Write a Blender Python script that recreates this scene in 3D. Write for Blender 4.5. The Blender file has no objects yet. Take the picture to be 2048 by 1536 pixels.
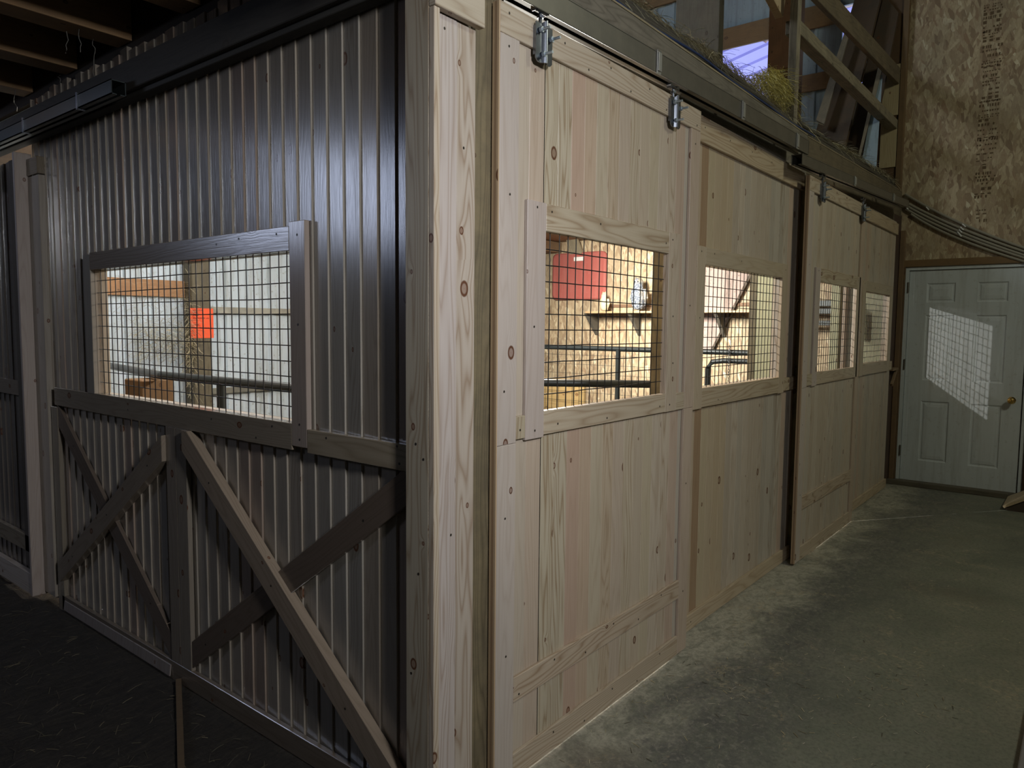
import bpy, math, random
from mathutils import Vector, Matrix
random.seed(7)
scn = bpy.context.scene
COL = scn.collection

# ------------------------------------------------------------------ camera
W, H, F = 2048.0, 1536.0, 1458.0
CAM = Vector((0, 0, 1.5))
MR = Matrix(((0.62522766, 0.05552833, -0.7784645),
             (-0.78038677, 0.05639281, -0.62274901),
             (0.00931959, 0.99686331, 0.07859192)))
cd = bpy.data.cameras.new('camera'); cam = bpy.data.objects.new('camera', cd); COL.objects.link(cam)
cam.matrix_world = Matrix.Translation(CAM) @ MR.to_4x4()
cd.sensor_width = 36.0; cd.lens = F / W * 36.0; cd.clip_start = 0.02; cd.clip_end = 100
scn.camera = cam

def survey(px, py, x=None, y=None, z=None):
    """point of the place on the plane x=, y= or z= (metres) sighted in the photograph"""
    d = MR @ Vector((px - W / 2, -(py - H / 2), -F))
    if x is not None: t = (x - CAM.x) / d.x
    elif y is not None: t = (y - CAM.y) / d.y
    else: t = (z - CAM.z) / d.z
    return CAM + d * t

# ------------------------------------------------------------------ node helpers
class NT:
    def __init__(s, name):
        s.m = bpy.data.materials.new(name); s.m.use_nodes = True
        s.t = s.m.node_tree; s.b = s.t.nodes['Principled BSDF']
        s.n = s.t.nodes; s.l = s.t.links
    def new(s, kind, **k):
        n = s.n.new(kind)
        for a, v in k.items():
            if a.startswith('i_'):
                n.inputs[a[2:].replace('_', ' ')].default_value = v
            else: setattr(n, a, v)
        return n
    def link(s, a, b): s.l.new(a, b)
    def math(s, op, a, b=None, c=None, clamp=False):
        n = s.new('ShaderNodeMath', operation=op); n.use_clamp = clamp
        for i, v in enumerate((a, b, c)):
            if v is None: continue
            if isinstance(v, (int, float)): n.inputs[i].default_value = v
            else: s.link(v, n.inputs[i])
        return n.outputs[0]
    def ramp(s, fac, stops, interp='LINEAR'):
        n = s.new('ShaderNodeValToRGB'); r = n.color_ramp; r.interpolation = interp
        while len(r.elements) < len(stops): r.elements.new(0.5)
        for e, (p, c) in zip(r.elements, stops):
            e.position = p; e.color = (c, c, c, 1) if isinstance(c, (int, float)) else (*c, 1)
        s.link(fac, n.inputs[0]); return n.outputs[0]
    def mix(s, fac, a, b, mode='MIX'):
        n = s.new('ShaderNodeMix', data_type='RGBA', blend_type=mode)
        for i, v in ((0, fac), (6, a), (7, b)):
            if isinstance(v, (int, float)): n.inputs[i].default_value = v
            elif isinstance(v, tuple): n.inputs[i].default_value = (*v, 1) if len(v) == 3 else v
            else: s.link(v, n.inputs[i])
        return n.outputs[2]
    def scalev(s, vec, sc, off=(0, 0, 0)):
        n = s.new('ShaderNodeMapping'); n.inputs['Scale'].default_value = sc; n.inputs['Location'].default_value = off
        s.link(vec, n.inputs[0]); return n.outputs[0]
    def noise(s, vec, scale, detail=3, rough=0.5, dist=0.0):
        n = s.new('ShaderNodeTexNoise'); n.inputs['Scale'].default_value = scale
        n.inputs['Detail'].default_value = detail; n.inputs['Roughness'].default_value = rough
        n.inputs['Distortion'].default_value = dist
        if vec is not None: s.link(vec, n.inputs['Vector'])
        return n
    def bump(s, h, strength=0.3, dist=0.002):
        n = s.new('ShaderNodeBump'); n.inputs['Strength'].default_value = strength; n.inputs['Distance'].default_value = dist
        s.link(h, n.inputs['Height']); s.link(n.outputs[0], s.b.inputs['Normal'])
    def pos(s): return s.new('ShaderNodeNewGeometry').outputs['Position']

def plain(name, col, rough=0.5, metal=0.0, spec=0.5):
    t = NT(name); t.b.inputs['Base Color'].default_value = (*col, 1)
    t.b.inputs['Roughness'].default_value = rough; t.b.inputs['Metallic'].default_value = metal
    t.b.inputs['Specular IOR Level'].default_value = spec
    return t.m

def wood(name, base, grain, knot=(0.10, 0.035, 0.015), rough=0.5, gs=0.55, dirt=0.0, knots=True, spec=0.5):
    """boards: UV u across, v along in metres; colour attribute tint per board (alpha = strength of its grain)"""
    t = NT(name)
    uv = t.new('ShaderNodeUVMap').outputs[0]
    tint = t.new('ShaderNodeAttribute', attribute_name='tint')
    kv = t.new('ShaderNodeTexVoronoi', voronoi_dimensions='2D', feature='F1')
    kv.inputs['Scale'].default_value = 1.0; kv.inputs['Randomness'].default_value = 0.85
    t.link(t.scalev(uv, (5.6, 4.0, 1)), kv.inputs['Vector'])
    sepc = t.new('ShaderNodeSeparateColor'); t.link(kv.outputs['Color'], sepc.inputs[0])
    pick = t.math('GREATER_THAN', sepc.outputs[0], 0.48)
    rad = t.math('MULTIPLY_ADD', t.math('MULTIPLY', sepc.outputs[1], sepc.outputs[1]), 0.075, 0.026)
    rel = t.math('DIVIDE', kv.outputs['Distance'], rad)
    near = t.math('MULTIPLY', t.math('SUBTRACT', 1.0, t.math('DIVIDE', rel, 5.0), clamp=True), pick)
    # grain pushed aside around the knots
    sx = t.new('ShaderNodeSeparateXYZ'); t.link(uv, sx.inputs[0])
    uu = t.math('ADD', sx.outputs[0], t.math('MULTIPLY', t.math('MULTIPLY', near, near), 0.022))
    cx = t.new('ShaderNodeCombineXYZ'); t.link(uu, cx.inputs[0]); t.link(t.math('MULTIPLY', sx.outputs[1], 0.075), cx.inputs[1])
    vec = cx.outputs[0]
    wob = t.noise(vec, 9.0, 2, 0.5)
    ring = t.math('ADD', t.math('MULTIPLY', uu, 34.0), t.math('MULTIPLY', wob.outputs['Fac'], 16.0))
    rr = t.math('FRACT', ring)
    saw = t.math('POWER', t.math('ABSOLUTE', t.math('MULTIPLY_ADD', rr, 2.0, -1.0)), 2.5)
    fine = t.noise(t.scalev(uv, (1, 0.012, 1)), 420.0, 2, 0.6)
    broad = t.noise(t.scalev(uv, (1, 0.25, 1)), 5.0, 3, 0.5)
    g = t.math('MULTIPLY', saw, tint.outputs['Alpha'])
    g = t.math('MULTIPLY', g, gs)
    c = t.mix(g, base, grain)
    c = t.mix(t.math('MULTIPLY', t.math('SUBTRACT', fine.outputs['Fac'], 0.45, clamp=True), 0.9), c, grain)
    c = t.mix(t.ramp(broad.outputs['Fac'], [(0.35, 0.0), (0.7, 0.35)]), c, tuple(x * 0.78 for x in base))
    c = t.mix(1.0, c, tint.outputs['Color'], 'MULTIPLY')
    if knots:
        core = t.math('MULTIPLY', t.ramp(rel, [(0.0, 0.7), (0.12, 0.4), (0.5, 0.45), (0.68, 1.0), (0.88, 0.9), (1.0, 0.0)]), pick)
        c = t.mix(core, c, knot)
        halo = t.math('MULTIPLY', t.ramp(rel, [(0.0, 0.5), (0.25, 0.35), (1.0, 0.0)]), pick)
        c = t.mix(t.math('MULTIPLY', halo, 0.5), c, (knot[0] * 2.6, knot[1] * 2.4, knot[2] * 2))
    if dirt:
        d = t.noise(t.pos(), 6.0, 5, 0.7)
        c = t.mix(t.math('MULTIPLY', t.ramp(d.outputs['Fac'], [(0.42, 0.0), (0.62, 1.0)]), dirt), c, (0.05, 0.045, 0.035))
    t.link(c, t.b.inputs['Base Color'])
    t.b.inputs['Roughness'].default_value = rough; t.b.inputs['Specular IOR Level'].default_value = spec
    t.bump(t.math('ADD', t.math('MULTIPLY', saw, -0.4), fine.outputs['Fac']), 0.25, 0.0008)
    return t.m

M = {}
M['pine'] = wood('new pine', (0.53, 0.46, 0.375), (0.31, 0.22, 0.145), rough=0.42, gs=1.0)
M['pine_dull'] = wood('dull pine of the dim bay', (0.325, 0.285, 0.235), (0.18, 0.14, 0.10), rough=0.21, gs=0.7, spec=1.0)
M['treated'] = wood('pressure treated timber', (0.25, 0.21, 0.13), (0.11, 0.09, 0.05), knot=(0.06, 0.025, 0.012), rough=0.65, gs=0.8, dirt=0.35)
M['pale_treated'] = wood('pale green timber', (0.40, 0.41, 0.27), (0.27, 0.27, 0.15), rough=0.6, gs=0.6)
M['weathered'] = wood('weathered grey timber', (0.17, 0.155, 0.125), (0.08, 0.07, 0.055), knot=(0.04, 0.03, 0.02), rough=0.75, gs=0.8, dirt=0.3)
M['brown'] = wood('brown construction timber', (0.27, 0.18, 0.10), (0.15, 0.09, 0.045), knot=(0.06, 0.03, 0.015), rough=0.7, dirt=0.2)
M['dark'] = wood('dark aged boards', (0.085, 0.06, 0.042), (0.045, 0.03, 0.02), rough=0.75, dirt=0.4)
M['screw'] = plain('screw holes', (0.035, 0.028, 0.022), 0.5, 0.3)
M['zinc'] = plain('bright zinc plate', (0.23, 0.25, 0.29), 0.30, 1.0)
M['bolt'] = plain('bright bolt', (0.55, 0.62, 0.68), 0.45, 0.8)
M['black_wire'] = plain('black coated wire', (0.012, 0.012, 0.014), 0.28, 0.0, 0.8)
M['pipe'] = plain('dark grey painted pipe', (0.045, 0.055, 0.055), 0.35, 0.3)
M['black'] = plain('black void', (0.004, 0.004, 0.004), 0.9)
M['brass'] = plain('polished brass', (0.75, 0.5, 0.16), 0.2, 1.0)
M['white_plastic'] = plain('white plastic clips', (0.75, 0.75, 0.72), 0.4)
M['orange'] = plain('orange paper', (0.9, 0.115, 0.035), 0.7)
M['ink'] = plain('dark ink', (0.16, 0.02, 0.02), 0.8)
M['stampink'] = plain('faded black stamp ink', (0.13, 0.085, 0.045), 0.9)
M['blue'] = plain('blue cable', (0.02, 0.045, 0.14), 0.4)

def m_galv():
    t = NT('galvanised steel'); p = t.pos()
    n = t.noise(t.scalev(p, (1, 1, 1)), 14, 4, 0.6)
    c = t.mix(n.outputs['Fac'], (0.15, 0.145, 0.13), (0.25, 0.235, 0.20))
    t.link(c, t.b.inputs['Base Color']); t.b.inputs['Metallic'].default_value = 0.75
    t.b.inputs['Roughness'].default_value = 0.42
    return t.m
M['galv'] = m_galv()

def m_osb(name, dark=1.0):
    t = NT(name); p = t.pos()
    dn = t.noise(p, 3.0, 2)
    base = None
    cols = []
    for k, (sy, sz, rot) in enumerate(((34, 11, 0.30), (27, 9, -0.45), (38, 13, 0.05))):
        mp = t.new('ShaderNodeMapping'); mp.inputs['Rotation'].default_value = (rot, 0, 0.0)
        mp.inputs['Location'].default_value = (k * 3.1, k * 7.7, k * 2.2)
        t.link(p, mp.inputs[0])
        v = t.new('ShaderNodeTexVoronoi'); v.inputs['Scale'].default_value = 1.0
        s2 = t.scalev(mp.outputs[0], (9, sy, sz))
        t.link(s2, v.inputs['Vector'])
        sp = t.new('ShaderNodeSeparateColor'); t.link(v.outputs['Color'], sp.inputs[0]); cols.append(sp)
    c1 = t.ramp(cols[0].outputs[0], [(0.0, (0.20, 0.12, 0.065)), (0.3, (0.35, 0.24, 0.135)), (0.6, (0.43, 0.31, 0.18)), (0.85, (0.28, 0.165, 0.09)), (1.0, (0.62, 0.50, 0.32))])
    c2 = t.ramp(cols[1].outputs[1], [(0.0, (0.29, 0.19, 0.10)), (0.5, (0.50, 0.37, 0.22)), (1.0, (0.24, 0.145, 0.08))])
    c = t.mix(t.math('GREATER_THAN', cols[2].outputs[2], 0.55), c1, c2)
    fn = t.noise(t.scalev(p, (60, 60, 9)), 3.0, 3, 0.6)
    c = t.mix(t.math('MULTIPLY', t.math('SUBTRACT', fn.outputs['Fac'], 0.4, clamp=True), 1.6), c, (0.17, 0.09, 0.045))
    st = t.noise(p, 1.3, 4, 0.6)
    c = t.mix(t.ramp(st.outputs['Fac'], [(0.42, 0.0), (0.7, 0.5)]), c, (0.20, 0.16, 0.10))
    c = t.mix(1.0, c, (dark, dark, dark), 'MULTIPLY')
    c = t.mix(1.0, c, (1.22, 1.36, 1.5), 'MULTIPLY')
    t.link(c, t.b.inputs['Base Color']); t.b.inputs['Roughness'].default_value = 0.62
    t.bump(t.math('ADD', cols[0].outputs[0], t.math('MULTIPLY', fn.outputs['Fac'], 0.5)), 0.35, 0.002)
    return t.m
M['osb'] = m_osb('oriented strand board')

def m_concrete():
    t = NT('concrete floor'); p = t.pos()
    a = t.noise(p, 1.6, 6, 0.65, 0.6); b = t.noise(p, 9.0, 6, 0.7, 0.4); c_ = t.noise(p, 60.0, 4, 0.7)
    c = t.ramp(a.outputs['Fac'], [(0.3, (0.13, 0.14, 0.112)), (0.5, (0.19, 0.2, 0.152)), (0.72, (0.25, 0.25, 0.195))])
    c = t.mix(t.ramp(b.outputs['Fac'], [(0.45, 0.0), (0.75, 0.55)]), c, (0.235, 0.22, 0.18))
    c = t.mix(t.ramp(c_.outputs['Fac'], [(0.35, 0.4), (0.55, 0.0)]), c, (0.06, 0.06, 0.05))
    sx = t.new('ShaderNodeSeparateXYZ'); t.link(p, sx.inputs[0])
    # chalky sawdust drifted along the foot of the stall fronts, scuffed dark outside it
    d = t.math('SUBTRACT', 1.45, sx.outputs[1])
    wob = t.noise(p, 2.6, 8, 0.78, 0.5); gr = t.noise(p, 38, 6, 0.8, 0.6); g2 = t.noise(t.scalev(p, (1, 1.6, 1)), 11, 6, 0.75, 1.0)
    dd = t.math('ADD', d, t.math('MULTIPLY_ADD', wob.outputs['Fac'], -1.1, 0.55))
    saw = t.ramp(dd, [(0.0, 0.95), (0.10, 0.8), (0.20, 0.35), (0.34, 0.0)])
    saw = t.math('MULTIPLY', saw, t.ramp(g2.outputs['Fac'], [(0.38, 0.3), (0.55, 1.0)]))
    saw = t.math('MULTIPLY', saw, t.ramp(gr.outputs['Fac'], [(0.36, 0.35), (0.54, 1.0)]))
    band = t.ramp(dd, [(0.12, 0.0), (0.24, 0.85), (0.42, 0.7), (0.75, 0.0)])
    c = t.mix(t.math('MULTIPLY', band, t.ramp(g2.outputs['Fac'], [(0.38, 0.25), (0.6, 1.0)])), c, (0.085, 0.083, 0.085))
    dust = t.math('MULTIPLY', t.ramp(dd, [(0.1, 0.0), (0.3, 0.55), (0.9, 0.0)]), t.ramp(gr.outputs['Fac'], [(0.52, 0.0), (0.62, 1.0)]))
    c = t.mix(dust, c, (0.34, 0.32, 0.27))
    c = t.mix(saw, c, (0.47, 0.44, 0.36))
    # blond patches of crushed straw
    s2 = t.noise(p, 2.3, 6, 0.75, 1.2); s3 = t.noise(p, 35, 4, 0.8, 0.8)
    pt = t.math('MULTIPLY', t.ramp(s2.outputs['Fac'], [(0.56, 0.0), (0.66, 1.0)]), t.ramp(s3.outputs['Fac'], [(0.48, 0.0), (0.6, 1.0)]))
    c = t.mix(t.math('MULTIPLY', pt, 0.75), c, (0.42, 0.35, 0.24))
    rs = t.noise(p, 1.1, 3, 0.5)
    c = t.mix(t.ramp(rs.outputs['Fac'], [(0.58, 0.0), (0.72, 0.35)]), c, (0.16, 0.12, 0.08))
    t.link(c, t.b.inputs['Base Color']); t.b.inputs['Roughness'].default_value = 0.72
    t.bump(t.math('ADD', b.outputs['Fac'], t.math('MULTIPLY', gr.outputs['Fac'], 0.4)), 0.35, 0.004)
    return t.m
M['concrete'] = m_concrete()

def m_siding(name, ca, cb, grime, gcol=(0.20, 0.19, 0.12)):
    t = NT(name); p = t.pos()
    n = t.noise(p, 2.2, 5, 0.65); v = t.noise(t.scalev(p, (8, 8, 0.6)), 2.0, 4, 0.7); sp = t.noise(p, 26, 3, 0.7)
    c = t.mix(n.outputs['Fac'], ca, cb)
    c = t.mix(t.math('MULTIPLY', t.ramp(v.outputs['Fac'], [(0.48, 0.0), (0.72, 1.0)]), grime), c, gcol)
    c = t.mix(t.math('MULTIPLY', t.ramp(sp.outputs['Fac'], [(0.60, 0.0), (0.72, 1.0)]), grime), c, gcol)
    t.link(c, t.b.inputs['Base Color']); t.b.inputs['Roughness'].default_value = 0.7
    t.b.inputs['Specular IOR Level'].default_value = 0.25
    return t.m
M['siding'] = m_siding('pale painted siding', (0.66, 0.74, 0.78), (0.56, 0.65, 0.72), 0.55)
M['siding_dark'] = m_siding('bare galvanised siding', (0.36, 0.45, 0.52), (0.25, 0.33, 0.40), 0.4, (0.08, 0.08, 0.07))
M['purple'] = m_siding('roofing tinted by daylight', (0.40, 0.40, 0.85), (0.46, 0.46, 0.95), 0.05)  # purple cast of the daylight put into the base colour
M['doorwhite'] = m_siding('scuffed white door paint', (0.62, 0.66, 0.68), (0.52, 0.56, 0.58), 0.30, (0.25, 0.24, 0.2))
M['red'] = m_siding('faded red plastic', (0.34, 0.075, 0.06), (0.38, 0.12, 0.10), 0.2, (0.45, 0.27, 0.24))
def m_leaf(name, lo, hi):
    t = NT(name); a = t.new('ShaderNodeAttribute', attribute_name='tint')
    t.link(a.outputs['Color'], t.b.inputs['Base Color']); t.b.inputs['Roughness'].default_value = 0.7
    return t.m
M['hay'] = m_leaf('dry hay', 0, 1)
def m_dirt():
    t = NT('matted straw ground'); p = t.pos()
    a = t.noise(t.scalev(p, (6, 22, 1)), 1.5, 6, 0.75, 1.5); b = t.noise(t.scalev(p, (30, 5, 1)), 3, 5, 0.8, 1.0)
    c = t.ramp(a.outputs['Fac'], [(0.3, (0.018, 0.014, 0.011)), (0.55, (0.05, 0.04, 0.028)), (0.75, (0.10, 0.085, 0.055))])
    c = t.mix(t.ramp(b.outputs['Fac'], [(0.6, 0.0), (0.75, 0.6)]), c, (0.16, 0.13, 0.08))
    t.link(c, t.b.inputs['Base Color']); t.b.inputs['Roughness'].default_value = 0.85
    t.bump(t.math('ADD', a.outputs['Fac'], b.outputs['Fac']), 0.9, 0.02)
    return t.m
M['dirt'] = m_dirt()
def m_feather():
    t = NT('speckled grey plumage'); p = t.new('ShaderNodeTexCoord').outputs['Object']
    v = t.new('ShaderNodeTexVoronoi'); v.inputs['Scale'].default_value = 55; t.link(p, v.inputs['Vector'])
    n = t.noise(p, 9, 3)
    c = t.ramp(v.outputs['Distance'], [(0.2, (0.55, 0.60, 0.66)), (0.5, (0.10, 0.12, 0.16))])
    c = t.mix(t.ramp(n.outputs['Fac'], [(0.5, 0.0), (0.7, 0.7)]), c, (0.45, 0.38, 0.25))
    t.link(c, t.b.inputs['Base Color']); t.b.inputs['Roughness'].default_value = 0.6
    return t.m
M['feather'] = m_feather()
M['old_panel'] = m_siding('mottled mauve sheet', (0.33, 0.25, 0.23), (0.42, 0.33, 0.29), 0.9, (0.10, 0.075, 0.06))
M['galv_light'] = plain('clean galvanised splice', (0.42, 0.42, 0.40), 0.42, 0.7)
M['cream'] = plain('cream painted bird', (0.62, 0.55, 0.36), 0.55)
M['rubber'] = plain('grey rubber', (0.22, 0.21, 0.21), 0.8)
M['conduit'] = plain('grey sheathed conduit', (0.27, 0.245, 0.19), 0.5)
M['old_cable'] = plain('dusty old cable sheath', (0.085, 0.075, 0.06), 0.7)
M['web'] = plain('dusty grey cobweb', (0.16, 0.15, 0.13), 0.9)

# ------------------------------------------------------------------ mesh builder
WHITE = (1, 1, 1, 1)
class MB:
    def __init__(s): s.v = []; s.f = []; s.uv = []; s.t = []; s.mi = []; s.sm = []
    def face(s, pts, uvs=None, tint=WHITE, mi=0, smooth=False):
        i = len(s.v); s.v += [tuple(p) for p in pts]; s.f.append(tuple(range(i, i + len(pts))))
        s.uv += list(uvs) if uvs else [(0, 0)] * len(pts); s.t.append(tint); s.mi.append(mi); s.sm.append(smooth)
    def frame_box(s, o, a, b, c, tint=WHITE, mi=0, along=None):
        """box at corner o with edge vectors a, b, c; the grain runs along the longest"""
        o, a, b, c = map(Vector, (o, a, b, c))
        if a.cross(b).dot(c) < 0: a, b = b, a
        vs = [a, b, c]; L = [x.length for x in vs]
        li = L.index(max(L)) if along is None else along
        r = (random.uniform(0, 60), random.uniform(0, 60))
        def quad(p, e1, i1, e2, i2, off):
            pts = [p, p + e1, p + e1 + e2, p + e2]
            if i2 == li: uv = [(0, 0), (L[i1], 0), (L[i1], L[i2]), (0, L[i2])]
            elif i1 == li: uv = [(0, 0), (0, L[i1]), (L[i2], L[i1]), (L[i2], 0)]
            else: uv = [(0, 0), (L[i1], 0), (L[i1], L[i2] * 4), (0, L[i2] * 4)]
            s.face(pts, [(x + r[0] + off, y + r[1]) for x, y in uv], tint, mi)
        quad(o, b, 1, a, 0, 0); quad(o + c, a, 0, b, 1, .31)
        quad(o, a, 0, c, 2, .7); quad(o + b, c, 2, a, 0, 1.1)
        quad(o, c, 2, b, 1, 1.7); quad(o + a, b, 1, c, 2, 2.3)
    def box(s, x0, x1, y0, y1, z0, z1, tint=WHITE, mi=0, along=None):
        s.frame_box((x0, y0, z0), (x1 - x0, 0, 0), (0, y1 - y0, 0), (0, 0, z1 - z0), tint, mi, along)
    def bar(s, p0, p1, w, th, nrm, tint=WHITE, mi=0):
        """bar from p0 to p1, width w across, thickness th along nrm (p0, p1 on the axis of its back face)"""
        p0, p1, n = Vector(p0), Vector(p1), Vector(nrm).normalized()
        d = p1 - p0; s_ = d.cross(n).normalized() * w; n = s_.cross(d).normalized() * (1 if s_.cross(d).dot(n) > 0 else -1)
        s.frame_box(p0 - s_ / 2, d, s_, n * th, tint, mi, 0)
    def tube(s, pts, r, seg=10, tint=WHITE, mi=0, cap=True):
        pts = [Vector(p) for p in pts]; rings = []
        up = Vector((0, 0, 1))
        for i, p in enumerate(pts):
            d = (pts[min(i + 1, len(pts) - 1)] - pts[max(i - 1, 0)]).normalized()
            ref = up if abs(d.dot(up)) < 0.95 else Vector((1, 0, 0))
            a = d.cross(ref).normalized(); b = a.cross(d).normalized()
            rr = r[i] if isinstance(r, (list, tuple)) else r
            rings.append([p + a * math.cos(2 * math.pi * k / seg) * rr + b * math.sin(2 * math.pi * k / seg) * rr for k in range(seg)])
        for i in range(len(rings) - 1):
            for k in range(seg):
                k2 = (k + 1) % seg
                s.face([rings[i][k], rings[i][k2], rings[i + 1][k2], rings[i + 1][k]], None, tint, mi, True)
        if cap:
            s.face(rings[0][::-1], None, tint, mi); s.face(rings[-1], None, tint, mi)
    def build(s, name, mat, parent=None, bevel=0.0, weld=False):
        me = bpy.data.meshes.new(name); me.from_pydata(s.v, [], s.f)
        mats = mat if isinstance(mat, (list, tuple)) else [mat]
        for m in mats: me.materials.append(m)
        uvl = me.uv_layers.new(name='UVMap'); flat = [c for uv in s.uv for c in uv]
        uvl.data.foreach_set('uv', flat)
        att = me.color_attributes.new('tint', 'FLOAT_COLOR', 'CORNER'); cols = []
        for f, t in zip(s.f, s.t): cols += list(t) * len(f)
        att.data.foreach_set('color', cols)
        me.polygons.foreach_set('material_index', s.mi); me.polygons.foreach_set('use_smooth', s.sm)
        if weld:
            import bmesh
            bm = bmesh.new(); bm.from_mesh(me); bmesh.ops.remove_doubles(bm, verts=bm.verts, dist=1e-5)
            bmesh.ops.recalc_face_normals(bm, faces=bm.faces); bm.to_mesh(me); bm.free()
        me.update()
        o = bpy.data.objects.new(name, me); COL.objects.link(o)
        if bevel:
            import bmesh
            bm = bmesh.new(); bm.from_mesh(me); bmesh.ops.remove_doubles(bm, verts=bm.verts, dist=1e-6); bm.to_mesh(me); bm.free()
            b = o.modifiers.new('bevel', 'BEVEL'); b.width = bevel; b.segments = 1; b.limit_method = 'ANGLE'
        if parent: o.parent = parent; o.matrix_parent_inverse = parent.matrix_world.inverted() if False else Matrix.Translation(-parent.location)
        return o

def tag(o, label=None, cat=None, group=None, kind=None):
    if label: o['label'] = label
    if cat: o['category'] = cat
    if group: o['group'] = group
    if kind: o['kind'] = kind
    return o
def thing(name, loc, label, cat, group=None):
    o = bpy.data.objects.new(name, None); COL.objects.link(o); o.location = loc; o.empty_display_size = 0.1
    return tag(o, label, cat, group)
def structure(name, mb, mat, **k):
    return tag(mb.build(name, mat, **k), kind='structure')

def tnt(v=0.07, g=None, pink=None):
    b = 1 + random.uniform(-v, v); w = random.uniform(-0.04, 0.04)
    p = random.random() < 0.09 if pink is None else pink
    if p: return (b * 1.0, b * 0.89, b * 0.86, 0.35)
    return (b * (1 + w), b, b * (1 - w), random.choice((0.2, 0.35, 0.5, 0.9)) if g is None else g)

def planks(mb, plane, face, back, a0, a1, z0, z1, width, holes=(), cham=0.003, dep=0.003, gap=0.001, side=-1, tints=None, zvar=0.0, tilt=0.0):
    """upright boards side by side; plane 'x': face at x=face running along y; plane 'y': face at y=face running along x"""
    def P(a, d, z):
        return (face + d, a, z) if plane == 'x' else (a, face + d, z)
    th = back - face
    a, i = a0, 0
    while a < a1 - 0.004:
        b = min(a + width, a1)
        t = tints[i] if tints and i < len(tints) else tnt()
        zt = z1 + (random.uniform(-zvar, 0) if zvar else 0)
        cuts = {a, b}
        for h in holes:
            for e in h[:2]:
                if a < e < b: cuts.add(e)
        cuts = sorted(cuts); r = (random.uniform(0, 60), random.uniform(0, 60))
        for s0, s1 in zip(cuts[:-1], cuts[1:]):
            mid = (s0 + s1) / 2; ivs = [(z0, zt)]
            for h in holes:
                if h[0] < mid < h[1]:
                    ivs = [q for p, q_ in ivs for q in ((p, min(q_, h[2])), (max(p, h[3]), q_)) if q[1] - q[0] > 0.005]
            prof = []
            tl = lambda u: tilt * (u - a) / width
            if s0 == a: prof += [(s0 + gap, th), (s0 + gap, dep), (s0 + gap + cham, 0)] if side < 0 else [(s0 + gap, th), (s0 + gap, 0)]
            else: prof += [(s0, th), (s0, tl(s0))]
            if s1 == b: prof += [(s1 - cham, 0), (s1, dep), (s1, th)] if side > 0 else [(s1, tl(s1)), (s1, th)]
            else: prof += [(s1, tl(s1)), (s1, th)]
            for q0, q1 in ivs:
                n = len(prof)
                for k in range(n - 1):
                    (u0, d0), (u1, d1) = prof[k], prof[k + 1]
                    pts = [P(u0, d0, q0), P(u1, d1, q0), P(u1, d1, q1), P(u0, d0, q1)]
                    uv = [(u0 + r[0], q0 + r[1]), (u1 + r[0] + abs(d1 - d0), q0 + r[1]), (u1 + r[0] + abs(d1 - d0), q1 + r[1]), (u0 + r[0], q1 + r[1])]
                    if plane == 'x': pts.reverse(); uv.reverse()
                    mb.face(pts, uv, t)
                top = [P(u, d, q1) for u, d in prof]; bot = [P(u, d, q0) for u, d in prof]
                if plane == 'y': bot.reverse()
                else: top.reverse()
                mb.face(top, None, t); mb.face(bot, None, t)
                mb.face([P(prof[0][0], th, q0), P(prof[0][0], th, q1), P(prof[-1][0], th, q1), P(prof[-1][0], th, q0)], None, t)
        a = b; i += 1

def screws(mb, plane, face, pts, r=0.0042, mi=1):
    for a, z in pts:
        ring = []
        for k in range(8):
            da, dz = r * 0.9 * math.cos(k * math.pi / 4), r * math.sin(k * math.pi / 4)
            ring.append((a + da, face - 0.0006, z + dz) if plane == 'y' else (face - 0.0006, a + da, z + dz))
        if plane == 'x': ring.reverse()
        mb.face(ring, None, WHITE, mi)

def wire_mesh(plane, d, a0, a1, z0, z1, parent, step=0.0495, r=0.0021):
    mb = MB()
    def B(p, q):
        mb.tube([p, q], r, 6)
    def P(a, z, o=0): return (d + o, a, z) if plane == 'x' else (a, d + o, z)
    n = int((a1 - a0) / step); s = (a1 - a0) / n
    for k in range(1, n):
        j = random.uniform(-.0022, .0022); a = a0 + k * s + j
        pts = [P(a + random.uniform(-.0015, .0015), z0 + (z1 - z0) * q / 4) for q in range(5)]
        mb.tube(pts, r, 6)
    n = int((z1 - z0) / step); s = (z1 - z0) / n
    for k in range(1, n):
        z = z0 + k * s + random.uniform(-.0015, .0015)
        m = 6
        pts = [P(a0 + (a1 - a0) * q / m, z + random.uniform(-.0016, .0016), 2 * r) for q in range(m + 1)]
        mb.tube(pts, r, 6)
    return mb.build('wire_mesh', M['black_wire'], parent)

def boardpart(name, parent, boxes, mat=None, plane='y', scr=None, tint=None, bevel=0.0018):
    """one trim board (or more of one part) with its screw holes"""
    mb = MB()
    for b in boxes: mb.box(*b, tint=tint or tnt(0.07))
    if scr: screws(mb, plane, boxes[0][2] if plane == 'y' else boxes[0][0], scr)
    return mb.build(name, [mat or M['pine'], M['screw']], parent, bevel)

# ------------------------------------------------------------------ the shell of the barn
def rect_wall(plane, c, th, a0, a1, z0, z1, holes, mb):
    """solid wall slab with rectangular openings"""
    as_ = sorted({a0, a1, *[h[0] for h in holes], *[h[1] for h in holes]})
    for p, q in zip(as_[:-1], as_[1:]):
        ivs = [(z0, z1)]
        for h in holes:
            if h[0] < (p + q) / 2 < h[1]:
                ivs = [w for u, v in ivs for w in ((u, min(v, h[2])), (max(u, h[3]), v)) if w[1] - w[0] > 1e-3]
        for u, v in ivs:
            if plane == 'x': mb.box(c, c + th, p, q, u, v)
            else: mb.box(p, q, c, c + th, u, v)

ENDX = 7.9
mb = MB(); mb.box(-7, ENDX + .3, -4, 1.56, -0.1, 0.0); structure('floor', mb, M['concrete'])
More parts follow.
